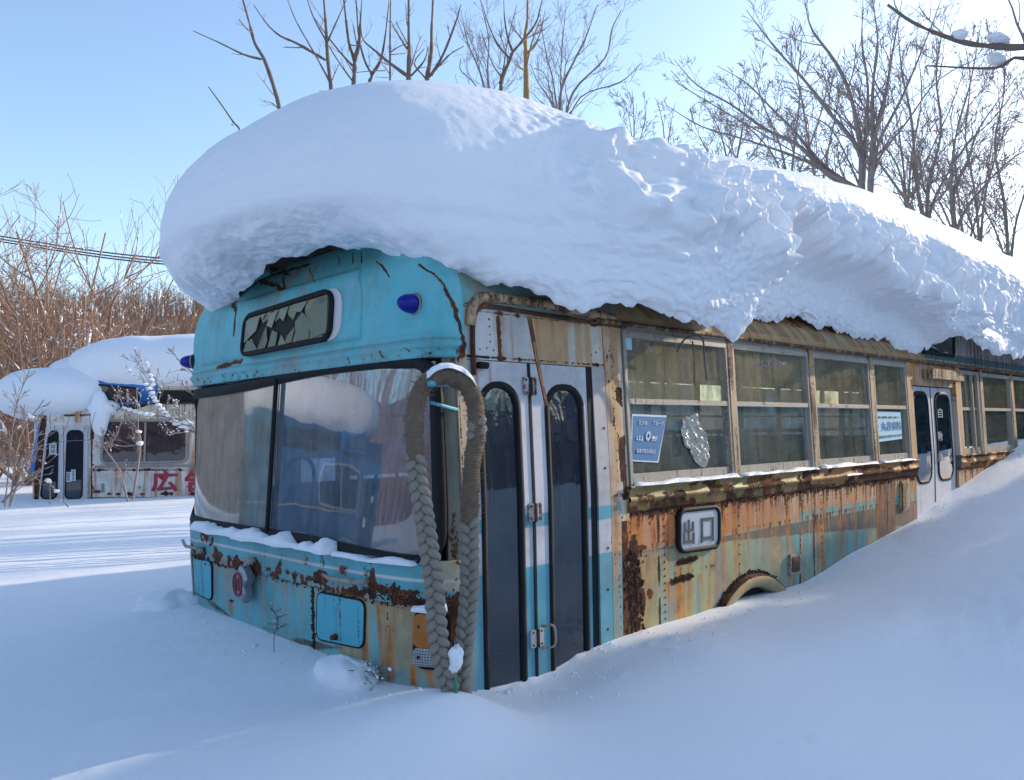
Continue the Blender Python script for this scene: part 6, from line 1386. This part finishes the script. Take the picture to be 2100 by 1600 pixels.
for (l0, l1, t0, t1, g) in ((78, 131, 96, 131, ((86, 1022), (117, 1022), (121, 884), (103, 886))), (133, 181, 133, 181, ((136, 1022), (169, 1022), (171, 884), (141, 884)))):
    lf = Quad(B2, (l0, 1050), (l1, 1050), (t1, 873), (t0, 873), raw=True).plate('door_leaf', M_doorw, fd2, .03, .03, 0, .05, 1)
    qg = Quad(B2, *g, raw=True); qg.ring('gasket', M_rubber, lf, .05, .03, -.005, .022, .10); qg.plate('pane', M_glass_dk, lf, .036, .005, 0, .10, 2)
for (x0, x1, y0, y1) in ((103, 118, 909, 932), (137, 148, 968, 988), (148, 157, 963, 986)):
    s_ = Quad(B2, (x0, y1), (x1, y1), (x1, y0), (x0, y0), raw=True).plate('door_sticker', M_whitep, b2, .040, .002, 0, .01, 1)
    text_on('lettering', '自動扉'[::1] if x0 != 103 else '禁煙', lambda u, v, h, x0=x0, x1=x1, y0=y0, y1=y1: B2(x0+2+(x1-x0-4)*v, y0+2+(y1-y0-4)*u, .041+.002*h), M_ink, s_, .0)
wq = Quad(B2, (210, 950), (384, 946), (384, 863), (214, 863), raw=True)
w2_ = wq.plate('side_window', M_glass_dk, b2, .02, .006, 0, .12, 2); wq.ring('frame', M_alu, w2_, .05, .05, -.02, .03, .12); MB().tube([B2(300, 866, .04), B2(298, 948, .04)], .022, 6).build('mullion', M_alu, w2_)
MB().tube([B2(196, 957, .04), B2(560, 953, .04)], .025, 6).build('waist_rail', M_alu, b2)
M_c2 = mat_plain('mauve_curtain', (.34, .25, .26), .9, .3, 0, 20, .3); na = 30
me = quads_mesh('curtain', np.stack([B2(np.linspace(340, 374, na), np.full(na, y), -.12+.03*np.sin(np.arange(na)*1.6)) for y in (866, 946)]).reshape(-1, 3), grid_quads(2, na)); link('curtain', me, M_c2, b2)
bpy.data.objects['side_window.001'] if False else None
M_redp = mat_rusty('red_lettering', (.42, .03, .06), .12)
for ch, x0, x1, y0, y1 in (('広', 310, 365, 965, 1009), ('告', 379, 432, 965, 1009)):
    text_on('lettering', ch, lambda u, v, h: B2(x0+(x1-x0)*u, y1+(y0-y1)*v, .004+.008*h), M_redp, b2, .03)
# wheel arch hint and lamp
Quad(B2, (208, 1010), (214, 1010), (214, 992), (208, 992), raw=True).plate('side_plate', M_alu, b2, .02, .02, 0, .01, 1)
# snow on the second bus
def pillow(name, c, ax, r, pw, label, seed, rough=.06, parent=None):
    nu, nv = 200, 90; u, v = np.meshgrid(np.linspace(0, 2*math.pi, nu), np.linspace(-math.pi/2, math.pi/2, nv))
    f = lambda t, p: np.sign(t)*np.abs(t)**p
    d = np.stack([f(np.cos(v), pw)*f(np.cos(u), pw), f(np.cos(v), pw)*f(np.sin(u), pw), f(np.sin(v), .9)], -1)
    P = np.array(c)+(d[..., 0:1]*r[0])*np.array(ax[0])+(d[..., 1:2]*r[1])*np.array(ax[1])+(d[..., 2:3]*r[2])*np.array([0, 0, 1.])
    n_ = rough*(fbm(P[..., 0]*1.6, P[..., 1]*1.6, P[..., 2]*1.6, seed, 4)-.5)*2+.03*(fbm(P[..., 0]*7, P[..., 1]*7, P[..., 2]*7, seed+5, 3)-.5)*(d[..., 2] < .5)
    P = P+d*n_[..., None]; me = quads_mesh(name, P.reshape(-1, 3), grid_quads(nv, nu)); o = link(name, me, M_snow, None, True)
    if label: tag(o, label, 'snow'); 
    return o
axs = (Rv, Fv)
pillow('roof_snow', B2(345, 744, -1.2), axs, (2.55, 1.35, .70), .62, 'thick smooth pillow of snow on the raised roof of the second bus', 5)
pillow('roof_snow', B2(95, 806, -1.1), axs, (1.45, 1.45, .63), .75, 'lower snow mound over the front of the second bus', 9)
pillow('roof_snow', B2(212, 838, -.15), axs, (.34, .4, .16), .9, 'snow shoulder sagging between the two roof mounds of the second bus', 14)
pillow('roof_snow', B2(140, 778, -1.3), axs, (1.0, 1.2, .62), .85, 'sloping saddle of snow joining the two roof mounds of the second bus', 21)
pillow('hanging_snow', B2(211, 850, .12), axs, (.17, .16, .46), .9, 'ragged tongue of snow hanging beside the folding door of the second bus', 12, .09)
# a third bus stands off to the left of the camera and shows in the windshield
def copy_tree(o, parent=None):
    c = o.copy(); sc.collection.objects.link(c)
    if parent is not None: c.parent = parent
    for ch in [k for k in bpy.data.objects if k.parent == o and k != c]: copy_tree(ch, c)
    return c
def kids(o): return [k for k in bpy.data.objects if k.parent == o]
M_b3blue = mat_rusty('navy_blue_paint', (.012, .06, .16), .15, (.02, .085, .20)); b3 = b2.copy(); sc.collection.objects.link(b3)
for ch in kids(b2):
    if ch == b3 or ch.name.startswith('lettering'): continue
    c = ch.copy(); c.parent = b3; sc.collection.objects.link(c)
    for g in kids(ch):
        if g == c or g.name.startswith('lettering'): continue
        d_ = g.copy(); d_.parent = c; sc.collection.objects.link(d_)
        for h_ in kids(g):
            if h_ == d_: continue
            e_ = h_.copy(); e_.parent = d_; sc.collection.objects.link(e_)
for o_ in [k for c in kids(b3) for k in [c]+kids(c)]:
    for sl in getattr(o_, 'material_slots', []):
        if sl.material in (M_paint, M_b2w, M_doorw): sl.link = 'OBJECT'; sl.material = M_b3blue
b3['label'] = 'blue derelict bus outside the left edge, seen mirrored in the windshield'
LOC3 = Vector((-6.4, 14.5, -.1)); ROT3 = math.radians(62); b3.location = LOC3; b3.rotation_euler = (0, 0, ROT3)
Rz = Matrix.Rotation(ROT3, 4, 'Z')
for src, lab in (('roof_snow.001', 'pillow of snow on the bus outside the left edge'),):
    s_ = bpy.data.objects[src]; c = s_.copy(); sc.collection.objects.link(c); c['label'] = lab
    c.matrix_world = Matrix.Translation(LOC3) @ Rz @ Matrix.Translation(-b2.location)
# ------------------------------------------------------------------ twigs and saplings in front of the second bus
def small_plant(name, label, polys, dep, r0, seed, tw=.3, lev=1, snow=0., spacing=.25, cat='sapling', mt=None):
    T = Tree(seed); base = None
    for k, (pts, r_) in enumerate(polys):
        L3 = pl(pts, dep, dep-.1)
        if k == 0: base = L3[0]
        q, rd = T.limb(L3, r_, .006, 5); T.dress(q, rd, spacing, tw, lev, .2, .3, .9, snow, .0045)
        if snow:
            for i in range(3, len(q), 1):
                if T.r.random() < snow: T.sn.ball(q[i]+np.array([0, 0, rd[i]]), (.05, .05, .028), 6, 4, i, .5)
    return T.done(name, base, label, cat, None, mt or M_bark_grey, M_twig)
small_plant('sapling', 'thin bare sapling with a snow blob in its fork before the second bus window', [([(272, 1026), (282, 960), (288, 905), (278, 875), (262, 860), (245, 815), (228, 790)], .022), ([(287, 912), (250, 915), (218, 905)], .014), ([(284, 930), (283, 860), (280, 800)], .012)], 13.5, .02, 71, .45, 2, .05, .22)
lump('fork_snow', P3(287, 909, 13.45), (.05, .05, .04), 'little blob of snow in the fork of the bare sapling', 81, .3)
small_plant('sapling', 'thin curving sapling just right of the folding door of the second bus', [([(262, 1028), (245, 965), (218, 925), (200, 890)], .018), ([(218, 925), (240, 890), (250, 860)], .010)], 13.0, .02, 72, .5, 2, .03, .25)
small_plant('snowy_branch', 'snow laden branch reaching left from behind the front bus', [([(470, 960), (415, 895), (375, 878), (345, 855), (320, 825), (300, 790), (262, 760)], .035), ([(345, 855), (300, 850), (255, 838)], .014), ([(320, 825), (310, 780), (300, 745)], .012), ([(400, 880), (385, 868), (360, 870)], .02)], 12.5, .03, 73, .55, 2, .85, .16, 'branch')
small_plant('weed_stalks', 'dead weed with a snowy head in front of the second bus door', [([(140, 1040), (110, 1000), (98, 985)], .010), ([(103, 1035), (102, 990)], .008)], 13, .01, 74, .12, 1, .4, .2, 'weed')
small_plant('bush_twigs', 'fine bare twigs crossing the snow at the left edge', [([(20, 1040), (40, 900), (90, 820)], .016), ([(20, 1040), (60, 930), (120, 880)], .012), ([(10, 1040), (30, 850), (60, 760)], .014), ([(5, 1030), (60, 975), (110, 955)], .02)], 12, .015, 75, .6, 2, .12, .2, 'bush')
small_plant('twigs', 'fine twigs against the snow pillow beside the left marker lamp', [([(520, 900), (440, 800), (390, 760), (362, 735)], .014), ([(520, 900), (430, 830), (380, 800)], .010)], 12, .01, 76, .5, 2, .02, .2, 'branch')
# crusty ridge of trodden snow in front of the second bus
pts = [] and [P3(px, 1036+6*math.sin(px*.03), 14.6) for px in range(20, 470, 45)]
0 and snow_strip('snow_ridge', [np.array([p[0], p[1], float(ground_h(p[0], p[1], False))-.02]) for p in pts], .8, .14, 'low crumbly ridge of snow along the foot of the second bus', 77, None, tuple(-Fv), None, M_snow_ground)
# join the rivets into the panel they belong to
rvo = bpy.data.objects['rivets']; set_paint(rvo.data, (.10, .05, .03), .6, .5); rvo.data.materials[0] = M_paint
bpy.context.view_layer.update()
for o in bpy.context.view_layer.objects: o.select_set(False)
rvo.select_set(True); lo.select_set(True); bpy.context.view_layer.objects.active = lo
try: bpy.ops.object.join()
except Exception as ex_: print('join failed', ex_)
